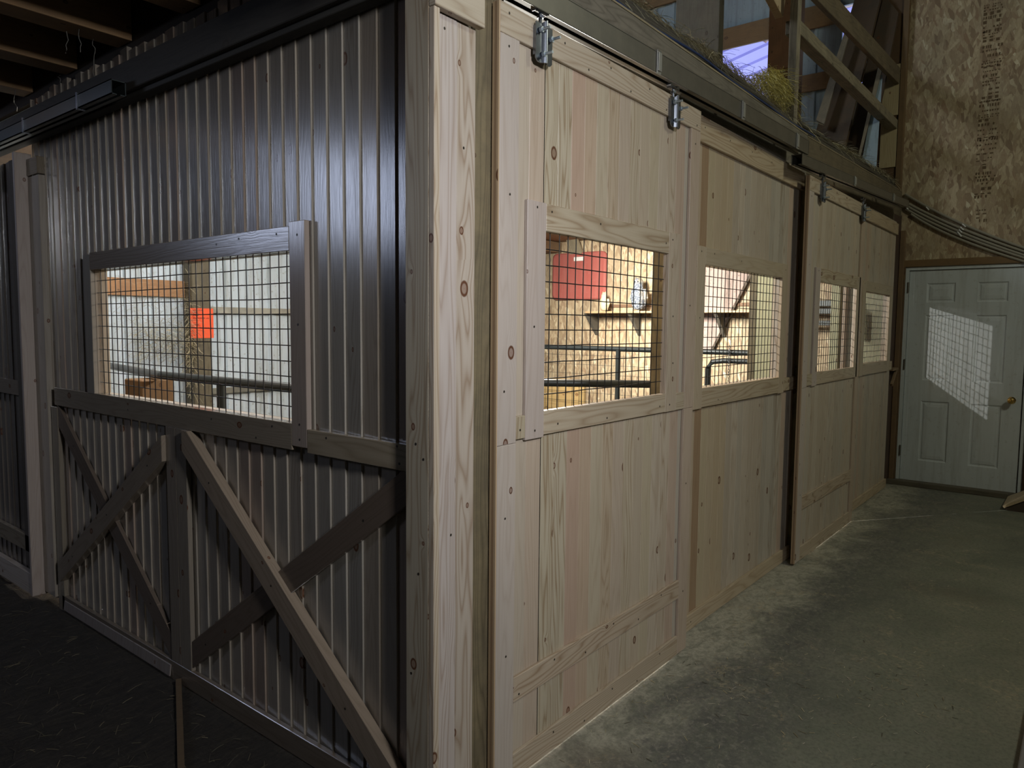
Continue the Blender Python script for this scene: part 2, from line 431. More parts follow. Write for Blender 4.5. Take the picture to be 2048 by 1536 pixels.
# straw ground of the left bay lies over the slab there, uneven
def ground(name, x0, x1, y0, y1, nx, ny, mat, amp, z=0.004):
    mb = MB(); vs = []
    rnd = random.Random(3)
    hs = [[z + rnd.random() * amp for j in range(ny + 1)] for i in range(nx + 1)]
    for i in range(nx):
        for j in range(ny):
            X = lambda k: x0 + (x1 - x0) * k / nx
            Y = lambda k: y0 + (y1 - y0) * k / ny
            mb.face([(X(i), Y(j), hs[i][j]), (X(i + 1), Y(j), hs[i + 1][j]), (X(i + 1), Y(j + 1), hs[i + 1][j + 1]), (X(i), Y(j + 1), hs[i][j + 1])], None, WHITE, 0, True)
    return structure(name, mb, mat, weld=True)
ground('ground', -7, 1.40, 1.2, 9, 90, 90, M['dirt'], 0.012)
mb = MB(); mb.box(1.40, ENDX, 1.56, 6.7, -0.1, 0.0); structure('floor_stall', mb, M['dirt'])
mb = MB(); mb.box(-7, 1.40, 1.56, 9.1, -0.1, 0.0); structure('floor_bay', mb, M['dirt'])

# end wall: strand board, with the doorway
DY0, DY1, DZ1 = 0.435, 1.475, 2.10
mb = MB(); rect_wall('x', ENDX, 0.04, -4, 1.60, 0, 6.4, [(DY0, DY1, 0, DZ1)], mb)
wall_end = structure('wall_end', mb, M['osb'])
mb = MB(); rect_wall('x', ENDX, 0.04, 1.60, 6.6, 0, 2.60, [], mb); structure('wall_stall', mb, M['osb'])
# stamp rows on the strand board
mb = MB(); rnd = random.Random(11)
for (px0, py0, px1, py1) in ((1968, 2, 2003, 60), (1966, 62, 2001, 130), (1966, 134, 1998, 200), (1958, 204, 1994, 272), (1954, 276, 1990, 330), (1951, 334, 1985, 396), (1952, 420, 1974, 446)):
    a = survey(px0, py0, x=ENDX); b = survey(px1, py1, x=ENDX)
    y = a.y; z = a.z
    while z > b.z:
        h = rnd.choice((0.012, 0.018, 0.03)); yy = a.y - 0.003
        solid = rnd.random() < 0.3
        while yy > b.y:
            w = rnd.uniform(0.010, 0.022) if not solid else 0.04
            if rnd.random() < 0.72:
                zz = z - h * rnd.uniform(0.7, 0.95)
                mb.face([(ENDX - .0012, yy, zz), (ENDX - .0012, yy, z), (ENDX - .0012, yy - w * .7, z), (ENDX - .0012, yy - w * .7, zz)][::1], None)
                if h > 0.015 and rnd.random() < 0.7:   # open characters: a bar and a stroke
                    mb.face([(ENDX - .0012, yy - w * .8, z - h * .3), (ENDX - .0012, yy - w * .8, z - h * .1), (ENDX - .0012, yy - w, z - h * .1), (ENDX - .0012, yy - w, z - h * .3)], None)
            yy -= w * 1.25
        z -= h + rnd.choice((0.006, 0.01, 0.022))
st = mb.build('ink_stamp', M['stampink'], wall_end)

# gable above the stalls: galvanised siding with the loft opening and a slit of daylight
gap = [survey(1705, 30, x=ENDX), survey(1668, 106, x=ENDX)]
OP = (2.86, 3.60, 3.60, 4.72)
SL = (1.93, 2.16, 3.85, 4.72)
mb = MB(); rect_wall('x', ENDX + .03, 0.03, 1.56, 9.1, 2.55, 6.4, [OP, SL], mb)
y = 1.7
while y < 6.5:
    if not (OP[0] - .06 < y < OP[1] + .02) and not (SL[0] - .04 < y < SL[1] + .02):
        mb.frame_box((ENDX + .03, y, 2.55), (-.018, .012, 0), (0, .026, 0), (0, 0, 3.8))
    y += 0.2286
structure('wall_gable', mb, M['siding_dark'])
# back wall of the stalls: pale siding, ribbed
YB = 6.6
mb = MB(); mb.box(1.40, ENDX + .05, YB, YB + .04, 0, 6.4)
x = 1.95
while x < 7.9:
    for dx, w in ((0, .030), (0.115, .010)):
        a, b = x + dx - w, x + dx + w
        mb.face([(a - .008, YB, 0), (a, YB - .02 if w > .02 else YB - .006, 0), (a, YB - .02 if w > .02 else YB - .006, 2.6), (a - .008, YB, 2.6)])
        mb.face([(a, YB - .02 if w > .02 else YB - .006, 0), (b, YB - .02 if w > .02 else YB - .006, 0), (b, YB - .02 if w > .02 else YB - .006, 2.6), (a, YB - .02 if w > .02 else YB - .006, 2.6)])
        mb.face([(b, YB - .02 if w > .02 else YB - .006, 0), (b + .008, YB, 0), (b + .008, YB, 2.6), (b, YB - .02 if w > .02 else YB - .006, 2.6)])
    x += 0.235
structure('wall_back', mb, M['siding'])
mb = MB(); mb.box(-7, ENDX + .1, 9.1, 9.14, 0, 6.4); structure('wall_far', mb, M['weathered'])
mb = MB(); mb.box(1.472, 1.50, 1.60, 6.6, 2.64, 6.4, tint=(.5, .5, .5, .3)); structure('wall_loft_blocker', mb, M['dark'])  # dark blocker added above the stall front to hide the bright wall beyond
mb = MB(); mb.box(-7.1, -7, -4.1, 9.1, 0, 6.4); structure('wall_left', mb, M['weathered'])
mb = MB(); mb.box(-7.1, ENDX + .1, -4.1, -4, 0, 6.4); structure('wall_right', mb, M['osb'])
mb = MB(); mb.box(-7.1, ENDX + .1, -4.1, 9.1, 6.4, 6.5); structure('ceiling', mb, M['siding_dark'])

# low ceiling over the left bay: boards above joists
mb = MB(); y = 1.3
while y < 8.8:
    mb.box(0.1, 1.47, y + .002, y + .14, 2.93, 2.96, tint=tnt(0.2)); y += 0.14
structure('ceiling_bay', mb, M['dark'])
mb = MB(); mb.box(1.49, ENDX, 1.58, YB, 2.60, 2.63, tint=(1, .9, .8, .5)); structure('ceiling_stall', mb, M['brown'])
jl = ['brown ceiling joist nearest the top edge above the stall front', 'second brown ceiling joist above the dark sliding track', 'third brown ceiling joist, cobwebs hanging under it',
      'fourth ceiling joist deeper in the dark bay', 'fifth ceiling joist over the far sliding door', 'deepest ceiling joist that can be made out in the dark corner']
for i, yy in enumerate((2.10, 2.67, 3.23, 3.79, 4.35, 4.95)):
    mb = MB(); mb.box(0.1, 1.465, yy, yy + .13, 2.68, 2.929, tint=(1.3, 1.15, .95, .6))
    tag(mb.build('ceiling_joist', M['brown'], bevel=.002), jl[i], 'joist', 'joists over the left bay')
# cobwebs
mb = MB(); rnd = random.Random(5)
for px, py in ((132, 62), (187, 78), (118, 150), (188, 100), (30, 180), (160, 60)):
    p = survey(px, py, z=2.68); L = rnd.uniform(.04, .12)
    pts = [p + Vector((rnd.uniform(-.006, .006), rnd.uniform(-.006, .006), -L * k / 5)) for k in range(6)]
    mb.tube(pts, .0016, 5)
tag(mb.build('cobweb', M['web']), 'dusty cobweb strands hanging from the ceiling joists', 'cobweb', kind='stuff')

# ------------------------------------------------------------------ stall front on the left (plane x = 1.45)
XL = 1.45
LW = (survey(583, 845, x=1.43).y, survey(180, 545, x=1.43).y, 1.170, 1.742)      # opening y0,y1,z0,z1
t = thing('stall_screen', (1.45, 2.9, 0), 'long left-hand stall front of upright grooved boards with cross braces and a wide mesh window', 'stall wall')
mb = MB(); planks(mb, 'x', XL, XL + .02, 1.515, 4.36, 0.03, 2.66, 0.0787, [LW], cham=.0012, dep=.001, gap=.0022, zvar=.03, tilt=.0062)
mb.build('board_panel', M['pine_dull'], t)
D = M['pine_dull']; x0, x1 = 1.43, XL
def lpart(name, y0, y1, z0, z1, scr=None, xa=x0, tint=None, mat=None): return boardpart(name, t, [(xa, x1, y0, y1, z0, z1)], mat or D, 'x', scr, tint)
ys0, ys1 = LW[0] - .085, LW[0]
lpart('window_stile', ys0, ys1, 1.095, 1.835, [(ys0 + .04, z) for z in (1.12, 1.17, 1.79, 1.5)], tint=(1.0, .93, .95, .2))
lpart('window_stile', LW[1], LW[1] + .075, 1.165, 1.815)
lpart('window_rail', ys1, LW[1] + .075 - .075, LW[3], 1.822, [(ys1 + .07, 1.80), (ys1 + .45, 1.79), (ys1 + .3, 1.8)], tint=(.75, .68, .62, .9))
lpart('mid_rail', ys1, 4.13, 1.080, LW[2], [(2.3, 1.1), (2.6, 1.14), (3.3, 1.12), (2.2, 1.15)], tint=(.8, .76, .7, .5))
lpart('mid_rail', 1.513, ys0, 1.080, 1.158, [(1.56, 1.1), (1.9, 1.14), (1.57, 1.15)], tint=(1.0, .95, .82, .9))
lpart('bottom_rail', 1.513, 4.13, 0.005, 0.085, tint=(.55, .5, .46, .5))
cy0, cy1 = 2.80, 2.965
lpart('centre_stile', cy0, (cy0 + cy1) / 2, 0.085, 1.08, tint=(.8, .78, .75, .4))
lpart('centre_stile', (cy0 + cy1) / 2 + .001, cy1, 0.085, 1.08, tint=(.75, .72, .7, .4))
lpart('end_stile', 4.10, 4.18, 0.0, 1.07, tint=(.8, .78, .72, .5))
def brace(p, q, w, th, tint, bay, back=XL):
    """diagonal board cut to fit inside its bay (y0, y1, z0, z1)"""
    P, Q = Vector(p), Vector(q); d = (Q - P).normalized(); n = Vector((-d.y, d.x)); P -= d * .4; Q += d * .4
    poly = [P + n * w / 2, Q + n * w / 2, Q - n * w / 2, P - n * w / 2]
    for ax, lim, sg in ((0, bay[0], 1), (0, bay[1], -1), (1, bay[2], 1), (1, bay[3], -1)):
        out = []
        for i, u in enumerate(poly):
            v = poly[(i + 1) % len(poly)]; fu, fv = (u[ax] - lim) * sg, (v[ax] - lim) * sg
            if fu >= 0: out.append(u)
            if (fu >= 0) != (fv >= 0): out.append(u + (v - u) * (fu / (fu - fv)))
        poly = out
    mb = MB(); f = back - th; r = random.uniform(0, 60)
    uv = lambda u: ((u - P).dot(n) + r, (u - P).dot(d) + r)
    front = [(f, u.x, u.y) for u in poly]; rear = [(back - .0003, u.x, u.y) for u in poly]
    nn = (Vector(front[1]) - Vector(front[0])).cross(Vector(front[2]) - Vector(front[0]))
    fl = nn.x > 0
    fr = list(zip(front, [uv(u) for u in poly])); rr = list(zip(rear, [uv(u) for u in poly]))
    A = fr[::-1] if fl else fr; B = rr if fl else rr[::-1]
    mb.face([a for a, _ in A], [b for _, b in A], tint); mb.face([a for a, _ in B], [b for _, b in B], tint)
    k = len(poly)
    for i in range(k):
        j = (i + 1) % k; qd = [front[i], front[j], rear[j], rear[i]]; qu = [uv(poly[i]), uv(poly[j]), (uv(poly[j])[0] + th, uv(poly[j])[1]), (uv(poly[i])[0] + th, uv(poly[i])[1])]
        if not fl: qd.reverse(); qu.reverse()
        mb.face(qd, qu, tint)
    for i in range(1, 6, 2): screws(mb, 'x', f, [(p[0] + (q[0] - p[0]) * i / 6, p[1] + (q[1] - p[1]) * i / 6)])
    return mb.build('cross_brace', [D, M['screw']], t, .0015)
g = lambda px, py, X=1.43: (survey(px, py, x=X).y, survey(px, py, x=X).z)
BR, BL = (1.514, cy0 - .0005, .0855, 1.0795), (cy1 + .0005, 4.0995, .0855, 1.0795)
brace(g(352, 1335), g(835, 955), .092, .017, (.42, .36, .33, .4), BR)
brace(g(362, 875, 1.41), g(775, 1560, 1.41), .090, .038, (.95, .85, .76, .5), BR)
brace(g(112, 825), g(345, 1300), .085, .017, (.50, .44, .42, .4), BL)
brace(g(113, 1150, 1.41), g(340, 875, 1.41), .090, .038, (.8, .74, .68, .4), BL)
# inner casing of the opening
mb = MB()
for a in ((LW[0] - .06, LW[1] + .06, LW[2] - .06, LW[2]), (LW[0] - .06, LW[1] + .06, LW[3], LW[3] + .06), (LW[0] - .06, LW[0], LW[2], LW[3]), (LW[1], LW[1] + .06, LW[2], LW[3])):
    mb.box(XL + .0215, XL + .055, *a, tint=(1.1, 1.1, 1.05, .3))
mb.build('inner_casing', M['pine'], t, .001)
wire_mesh('x', XL + .006, LW[0] - .002, LW[1] + .002, LW[2] - .002, LW[3] + .002, t)

# sloping foot board in front of the far door and stall foot
t = thing('sliding_door', (1.38, 5.2, 0.02), 'dark vertical-board sliding door hanging beyond the stall front, its light edge facing us', 'sliding door')
mb = MB(); planks(mb, 'x', 1.395, 1.415, 4.36, 6.45, 0.10, 2.34, 0.0787, [], tints=[(.55, .54, .56, .3)] * 40, cham=.0012, dep=.001, gap=.002, tilt=.006)
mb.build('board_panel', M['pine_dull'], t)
boardpart('edge_board', t, [(1.36, 1.44, 4.335, 4.358, 0.045, 2.36)], M['pine'], 'y', tint=(.85, .82, .88, .3))
boardpart('stile', t, [(1.372, 1.394, 4.36, 4.45, 0.19, 2.33)], D, 'x', tint=(.5, .48, .48, .4))
boardpart('mid_rail', t, [(1.372, 1.394, 4.45, 6.45, 1.11, 1.19)], D, 'x', tint=(.75, .7, .68, .4))
boardpart('lower_rail', t, [(1.372, 1.394, 4.36, 6.45, 0.27, 0.36)], D, 'x', tint=(.95, .9, .8, .9))
boardpart('bottom_rail', t, [(1.366, 1.394, 4.36, 6.45, 0.045, 0.16)], M['pine'], 'x', tint=(1.0, 1.0, 1.05, .6))
mb = MB(); mb.box(1.352, 1.358, 4.62, 4.74, 2.20, 2.42); mb.tube([(1.39, 4.7, 2.38), (1.39, 4.7, 2.46)], .007); mb.tube([(1.33, 4.66, 2.36), (1.36, 4.66, 2.36)], .006); mb.tube([(1.33, 4.7, 2.26), (1.36, 4.7, 2.26)], .006)
mb.build('hanger', M['zinc'], t)
t = thing('gate_post', (1.46, 4.22, 0), 'pale round-edged stall post at the far end of the left stall front', 'post')
boardpart('post_face', t, [(1.418, 1.449, 4.19, 4.33, 0.06, 2.24)], M['pine_dull'], 'x', tint=(1.15, 1.15, 1.15, .5))
boardpart('post_top', t, [(1.414, 1.449, 4.19, 4.33, 2.245, 2.33)], M['pine_dull'], 'x', tint=(.6, .55, .45, .5))
mb = MB()
mb.bar((1.4295, 2.97, 0.040), (1.4295, 4.095, 0.040), .05, .006, (-1, 0, .12), (.5, .5, .56, .4))
tag(mb.build('foot_board', M['pine'], bevel=.002), 'pale foot board along the ground under the left half of the stall front', 'board')

# dark header timber and track over the left front
t = thing('header_timber', (1.41, 4, 2.40), 'dark weathered header timber running above the left stall front', 'beam')
mb = MB(); mb.box(1.378, 1.448, 1.43, 6.5, 2.432, 2.548, tint=(.36, .35, .36, .6)); mb.build('timber', M['weathered'], t, .003)
mb = MB(); mb.box(1.400, 1.447, 1.43, 6.5, 2.412, 2.4315, tint=(.30, .30, .30, .6)); mb.build('lower_batten', M['weathered'], t, .002)
t = thing('door_track', (1.34, 4.5, 2.4), 'dark box track with an open end on the left header timber', 'door track', 'sliding door tracks')
mb = MB(); ya, yb = 3.10, 6.5; X0, X1, Z0, Z1 = 1.318, 1.376, 2.405, 2.462
for b in ((X0, X0 + .004, Z0, Z1), (X1 - .004, X1, Z0, Z1), (X0, X1, Z1 - .004, Z1), (X0, X0 + .022, Z0, Z0 + .004), (X1 - .022, X1, Z0, Z0 + .004)):
    mb.box(b[0], b[1], ya, yb, b[2], b[3])
mb.build('rail', M['pipe'], t)
for yy in (3.42, 4.05, 5.0):
    mb = MB(); mb.box(X0 - .004, X0, yy, yy + .012, Z0 - .004, Z1 + .008); mb.box(X0, X1, yy, yy + .012, Z1 + .001, Z1 + .004); mb.box(X0 - .004, X0 + .03, yy, yy + .012, Z0 - .006, Z0 - .002)
    mb.build('bracket', M['zinc'], t)

# ------------------------------------------------------------------ corner of the stalls
t = thing('corner_post', (1.5, 1.48, 0), 'pale pine corner post boxed with boards between the two stall fronts', 'post')
mb = MB(); mb.box(1.432, 1.60, 1.442, 1.508, 0, 2.62, tint=(.8, .75, .7, .5)); mb.build('post_core', M['pine'], t)
boardpart('side_board', t, [(1.410, 1.4315, 1.4205, 1.512, 0, 2.62)], M['pine'], 'x', [(1.47, 1.17), (1.44, 1.13), (1.49, .5), (1.46, .8)], tint=(.82, .82, .76, .9))
boardpart('face_board', t, [(1.433, 1.520, 1.4205, 1.4415, 0, 2.335)], M['pine'], 'y', [(1.47, 2.3), (1.5, .9)], tint=(.98, .99, 1.12, .7))
boardpart('face_board', t, [(1.522, 1.600, 1.4225, 1.4415, 0, 2.335)], M['pine'], 'y', [(1.55, 2.0)], tint=(.93, .92, .95, .9))
boardpart('corner_strip', t, [(1.4105, 1.4325, 1.4, 1.4204, 0, 2.336)], M['pine'], 'y', tint=(1.0, .97, .93, .9))
boardpart('header_block', t, [(1.410, 1.608, 1.395, 1.4200, 2.337, 2.50)], M['pine'], 'y', [(1.44, 2.42), (1.58, 2.44)], tint=(.95, .93, .88, .8))
mb = MB(); mb.box(1.604, 1.76, 1.447, 1.565, 0, 2.50, tint=(.85, .80, .74, 1))
tag(mb.build('treated_post', M['treated'], bevel=.008), 'greenish pressure-treated post between the corner boards and the first sliding door', 'post', 'treated wall posts')
mb = MB(); mb.box(4.80, 4.98, 1.452, 1.60, 0, 2.425, tint=(1.1, 1.1, .9, .8))
tag(mb.build('treated_post', M['treated'], bevel=.008), 'dark treated post standing between the second stall panel and the second sliding door', 'post', 'treated wall posts')
mb = MB(); mb.box(1.3945, 1.3995, 1.45, 1.451, 0, .01)

# ------------------------------------------------------------------ sliding doors and fixed panels on the right (facing -y)
def hanger(parent, x, yf, ztop, s=1.0):
    """bent zinc strap plate with a hump, hung by a bolt; carriage bolts through the door"""
    mb = MB(); w, h = .043 * s, .118 * s; z1, z0 = ztop - .012, ztop - .012 - h
    y = yf - .012
    pr = []
    n = 28
    for k in range(n + 1):
        a = -w + 2 * w * k / n
        d = .013 * math.cos(a / (.36 * w) * math.pi / 2) if abs(a) < .36 * w else 0
        pr.append((a, d))
    for (a, d), (b, e) in zip(pr[:-1], pr[1:]):
        def zb(u, dd): return z0 + max(0, abs(u) - w * .75) * .9
        def zt(u, dd): return z1 + dd * .8
        mb.face([(x + a, y - d, zb(a, d)), (x + b, y - e, zb(b, e)), (x + b, y - e, zt(b, e)), (x + a, y - d, zt(a, d))], None, WHITE, 0, True)
        mb.face([(x + b, y - e + .004, zb(b, e)), (x + a, y - d + .004, zb(a, d)), (x + a, y - d + .004, zt(a, d)), (x + b, y - e + .004, zt(b, e))], None, WHITE, 0, True)
        mb.face([(x + a, y - d, zt(a, d)), (x + b, y - e, zt(b, e)), (x + b, y - e + .004, zt(b, e)), (x + a, y - d + .004, zt(a, d))])
        mb.face([(x + a, y - d + .004, zb(a, d)), (x + b, y - e + .004, zb(b, e)), (x + b, y - e, zb(b, e)), (x + a, y - d, zb(a, d))])
    for u in (-w, w):
        mb.face([(x + u, y, z0 + .25 * w * .9), (x + u, y + .004, z0 + .25 * w * .9), (x + u, y + .004, z1), (x + u, y, z1)])
    mb.box(x - w, x + w, y + .004, yf, z0 + .02, z1 - .01)
    hg = mb.build('hanger', M['zinc'], parent)
    for bx, bz in ((-.024, z1 - .022), (.030, z1 - .036), (-.010, z0 + .026)):
        b = MB(); b.tube([(x + bx, y + .004, bz), (x + bx, y - .040, bz)], .0045, 10)
        b.tube([(x + bx, y - .003, bz), (x + bx, y - .012, bz)], .0095, 6); b.build('bolt', M['bolt'], hg)
    yb = yf - .004
    b = MB(); b.tube([(x - .012, yb, z1 - .012), (x - .012, yb, ztop + .034)], .0055, 10)
    b.tube([(x - .012, yb, ztop + .006), (x - .012, yb, ztop + .014)], .012, 6)
    b.tube([(x - .036, yb - .004, ztop + .026), (x + .016, yb - .004, ztop + .026)], .006, 8)
    b.tube([(x - .040, yb + .012, ztop + .032), (x - .040, yb - .008, ztop + .032)], .010, 12)
    b.tube([(x + .018, yb + .012, ztop + .032), (x + .018, yb - .008, ztop + .032)], .010, 12)
    b.build('hanger_bolt', M['zinc'], hg)

def sliding_door(xa, xb, win, zb, zt, yf, label, tints, low=(0.278, 0.362), seam=1.133, hang=(), rnd_scr=True):
    t = thing('sliding_door', ((xa + xb) / 2, yf + .013, zb), label, 'sliding door', 'sliding stall doors')
    p0, p1 = yf + .013, yf + .026
    wx0, wx1, wz0, wz1 = win
    mb = MB(); planks(mb, 'y', p0, p1, xa + .002, xb, zb + .01, zt - .005, 0.0787, [win], cham=.003, dep=.002, tints=tints)
    mb.build('board_panel', M['pine'], t)
    mb = MB()   # plywood edge on the side that meets the post
    for k, c in enumerate(((.95, .80, .63, .1), (.6, .46, .34, .1), (.9, .74, .55, .1))):
        mb.box(xa - .006, xa - .0003, yf + .001 + k * .0085, yf + .0088 + k * .0085, zb, zt - .002, tint=c)
    mb.build('edge_strip', M['pine'], t)
    S = lambda name, *a, **k: boardpart(name, t, [(a[0], a[1], yf, p0 - .0003, a[2], a[3])], M['pine'], 'y', **k)
    sw = .092
    S('top_rail', xa, xb, zt - .089, zt, scr=[(xa + .04 + k * (xb - xa - .08) / 9, zt - .025 - .045 * (k % 2)) for k in range(10)], tint=(1.0, .97, .92, .8))
    S('stile', xa, xa + sw, seam, zt - .0895, scr=[(xa + .04, zt - .12), (xa + .05, 1.9), (xa + .03, 1.3)], tint=(1.0, 1.0, 1.10, .25))
    S('stile', xa, xa + sw, zb + .0005, seam - .001, scr=[(xa + .05, .45), (xa + .04, .9)], tint=(1.0, 1.0, 1.08, .25))
    S('stile', xb - sw, xb, seam + .01, zt - .0895, scr=[(xb - .05, zt - .15), (xb - .06, 1.6)], tint=(.98, .90, .87, .3))
    S('stile', xb - sw, xb, zb + .0005, seam + .009, scr=[(xb - .05, .3), (xb - .05, .8)], tint=(.98, .90, .87, .3))
    S('window_stile', wx0 - .10, wx0, wz0 - .087, wz1 + .089, scr=[(wx0 - .05, wz1 + .07), (wx0 - .05, wz0 - .06), (wx0 - .06, 1.5)], tint=(1.0, .98, 1.08, .3))
    S('window_stile', wx1, wx1 + .10, wz0 - .080, wz1 + .089, scr=[(wx1 + .03, wz1 + .06), (wx1 + .05, 1.55), (wx1 + .06, 1.35), (wx1 + .04, wz0 - .05)], tint=(1.0, .96, .92, .5))
    S('window_rail', wx0 + .0004, wx1 - .0004, wz1, wz1 + .088, scr=[(wx0 + .03, wz1 + .065), (wx0 + .33, wz1 + .06), (wx1 - .03, wz1 + .04)], tint=(1.0, .97, .88, .95))
    S('window_rail', wx0 + .0004, wx1 - .0004, wz0 - .079, wz0, scr=[(wx0 + .08, wz0 - .05), (wx0 + .4, wz0 - .06), (wx1 - .05, wz0 - .05)], tint=(1.02, .98, .9, .8))
    S('rail_block', xa + sw + .0005, wx0 - .1005, wz0 - .079, wz0 - .005, scr=[(xa + sw + .02, wz0 - .05)], tint=(.9, .88, .78, .9))
    S('rail_block', wx1 + .1005, xb - sw - .0005, wz0 - .079, wz0 - .005, tint=(.97, .94, .86, .9))
    S('lower_rail', xa + sw + .0005, xb - sw - .0005, low[0], low[1], scr=[(xa + .12 + k * .2, low[0] + .02 + .045 * (k % 2)) for k in range(6)], tint=(1.0, .93, .86, .9))
    S('bottom_rail', xa + sw + .0005, xb - sw - .0005, zb, zb + .088, scr=[(xa + .12 + k * .2, zb + .02 + .045 * (k % 2)) for k in range(6)], tint=(1.0, .95, .88, .8))
    wire_mesh('y', yf + .020, wx0 - .002, wx1 + .002, wz0 - .002, wz1 + .002, t)
    for x in hang: hanger(t, x, yf, zt)
    return t

pale = lambda: (1.0, 1.0, 1.08, .2)
T1 = [pale(), (1.0, .98, .97, .25), (1.0, .93, .9, .3), (1.0, 1.0, .92, 1), (1.0, 1.0, .93, 1), (.98, .82, .77, .2), (1.0, .88, .80, .3), (1.0, .98, .9, .3), (1.0, .93, .84, .7), (.98, .93, .9, .3), (1.02, 1.0, .93, .8), (1.0, .96, .9, .3), (1.02, 1.0, .9, .3)]
sliding_door(1.70, 3.085, (1.940, 2.812, 1.222, 1.810), 0.014, 2.452, 1.415,
             'nearest sliding stall door of pale pine with a mesh window and two shiny hangers', T1, hang=(1.90, 2.815))
sliding_door(4.655, 6.03, (4.955, 5.87, 1.220, 1.806), 0.014, 2.435, 1.415,
             'farther sliding stall door of yellowish pine with a mesh window, next to the end wall bay', None, hang=(4.90, 5.93), low=(0.345, 0.43))

def stall_panel(xa, xb, win, zb, zt, yf, label, top=.13, tints=None, end=.075):
    t = thing('stall_screen', ((xa + xb) / 2, yf + .02, 0), label, 'stall wall', 'fixed stall panels')
    p0, p1 = yf + .019, yf + .038; wx0, wx1, wz0, wz1 = win
    mb = MB(); planks(mb, 'y', p0, p1, xa, xb, 0.01, zt, 0.0787, [win], cham=.003, dep=.002, tints=tints)
    mb.build('board_panel', M['pine'], t)
    S = lambda name, *a, **k: boardpart(name, t, [(a[0], a[1], yf, p0 - .0003, a[2], a[3])], M['pine'], 'y', **k)
    S('top_rail', xa, xb, zt - top, zt - .02, scr=[(xa + .3 + k * .3, zt - .06) for k in range(4)], tint=(1.0, .93, .8, .8))
    S('bottom_rail', xa, xb, 0.01, .09, scr=[(xa + .3, .05)], tint=(1.0, .93, .8, .7))
    S('window_stile', wx0 - .095, wx0, wz0 - .10, wz1 + .085, scr=[(wx0 - .05, wz1 + .06), (wx0 - .05, 1.55)], tint=(.98, .93, .84, .3))
    S('window_stile', wx1, wx1 + .095, wz0 - .10, wz1 + .085, scr=[(wx1 + .05, wz1 + .05)], tint=(1.0, .95, .86, .4))
    S('window_rail', wx0 + .0004, wx1 - .0004, wz1, wz1 + .084, scr=[(wx0 + .1, wz1 + .06), (wx0 + .45, wz1 + .05)], tint=(.96, .92, .82, .4))
    S('window_rail', wx0 + .0004, wx1 - .0004, wz0 - .095, wz0, scr=[(wx0 + .2, wz0 - .07)], tint=(1.0, .95, .84, .8))
    S('rail_block', wx1 + .0955, xb - .002, wz0 - .09, wz0 - .01, tint=(.95, .9, .78, .9))
    mb = MB(); c = yf + .0385
    for a in ((wx0 - .05, wx1 + .05, wz0 - .05, wz0), (wx0 - .05, wx1 + .05, wz1, wz1 + .05), (wx0 - .05, wx0, wz0, wz1), (wx1, wx1 + .05, wz0, wz1)):
        mb.box(a[0], a[1], c, c + .02, a[2], a[3], tint=(1.1, 1.1, 1.05, .3))
    mb.build('inner_casing', M['pine'], t, .001)
    wire_mesh('y', yf + .023, wx0 - .002, wx1 + .002, wz0 - .002, wz1 + .002, t)
    return t
T2 = [(1, .93, .85, .3)] * 3 + [(.97, .9, .8, .3), (.7, .55, .42, .3), (1.0, .95, .8, .3), (1.0, .93, .8, .3), (.98, .9, .76, .3), (1.0, .93, .8, .3)]
stall_panel(3.00, 4.795, (3.352, 4.455, 1.208, 1.806), 0, 2.50, 1.492, 'fixed pine stall panel with a mesh window behind the first sliding door', tints=T2)
stall_panel(5.95, 7.58, (6.48, 7.37, 1.220, 1.815), 0, 2.50, 1.492, 'fixed pine stall panel with a mesh window nearest to the white door', top=.12)
for xa, lb in ((7.585, 'dark brown upright boards in the corner beside the white door'),):
    t = thing('corner_boards', (7.7, 1.55, 0), lb, 'post')
    boardpart('upright_board', t, [(7.575, 7.898, 1.532, 1.575, 0, 2.60)], M['dark'], 'y', tint=(1.0, .8, .8, .4))
    boardpart('door_stud', t, [(7.855, 7.898, 1.486, 1.528, 0, 2.45)], M['brown'], 'y', tint=(.8, .75, .7, .5))
mb = MB()
a, b = Vector((7.60, 1.50, 1.14)), Vector((7.84, 1.50, 1.14))
mb.box(7.60, 7.84, 1.482, 1.53, 1.115, 1.14); 
mb.bar((7.62, 1.505, .98), (7.80, 1.505, 1.115), .03, .02, (0, -1, 0))
tag(mb.build('corner_bracket', M['brown'], bevel=.001), 'small brown wooden bracket at latch height beside the white door', 'bracket')

# ------------------------------------------------------------------ header timbers, tracks, hay and cables over the right fronts
t = thing('header_timber', (3, 1.49, 2.5), 'grey weathered header timber behind the first stretch of sliding track', 'beam')
mb = MB(); z = 2.50
mb.frame_box((1.2, 1.531, z), (3.75, 0, -.015), (0, .05, 0), (0, 0, .262), tint=(1.25, 1.22, 1.2, .9)); mb.build('timber', M['weathered'], t, .004)
mb = MB(); mb.frame_box((1.2, 1.532, z + .263), (3.75, 0, -.015), (0, .048, 0), (0, 0, .008), tint=(2.2, 2.0, 1.6, .5)); mb.build('cap_strip', M['weathered'], t)
t = thing('header_timber', (6.4, 1.49, 2.5), 'brown header timber above the farther sliding door, ending at the end wall', 'beam')
mb = MB(); mb.frame_box((4.955, 1.531, 2.505), (2.90, 0, .075), (0, .05, 0), (0, 0, .235), tint=(1.0, .88, .70, .6)); mb.frame_box((4.955, 1.535, 2.43), (2.90, 0, 0), (0, .04, 0), (0, 0, .17), tint=(.8, .7, .6, .6)); mb.build('timber', M['weathered'], t, .004)  # second, lower board added to stop stall light leaking over the panel
mb = MB(); mb.frame_box((4.955, 1.532, 2.741), (2.90, 0, .075), (0, .048, 0), (0, 0, .008), tint=(1.7, 1.5, 1.2, .5)); mb.build('cap_strip', M['weathered'], t)

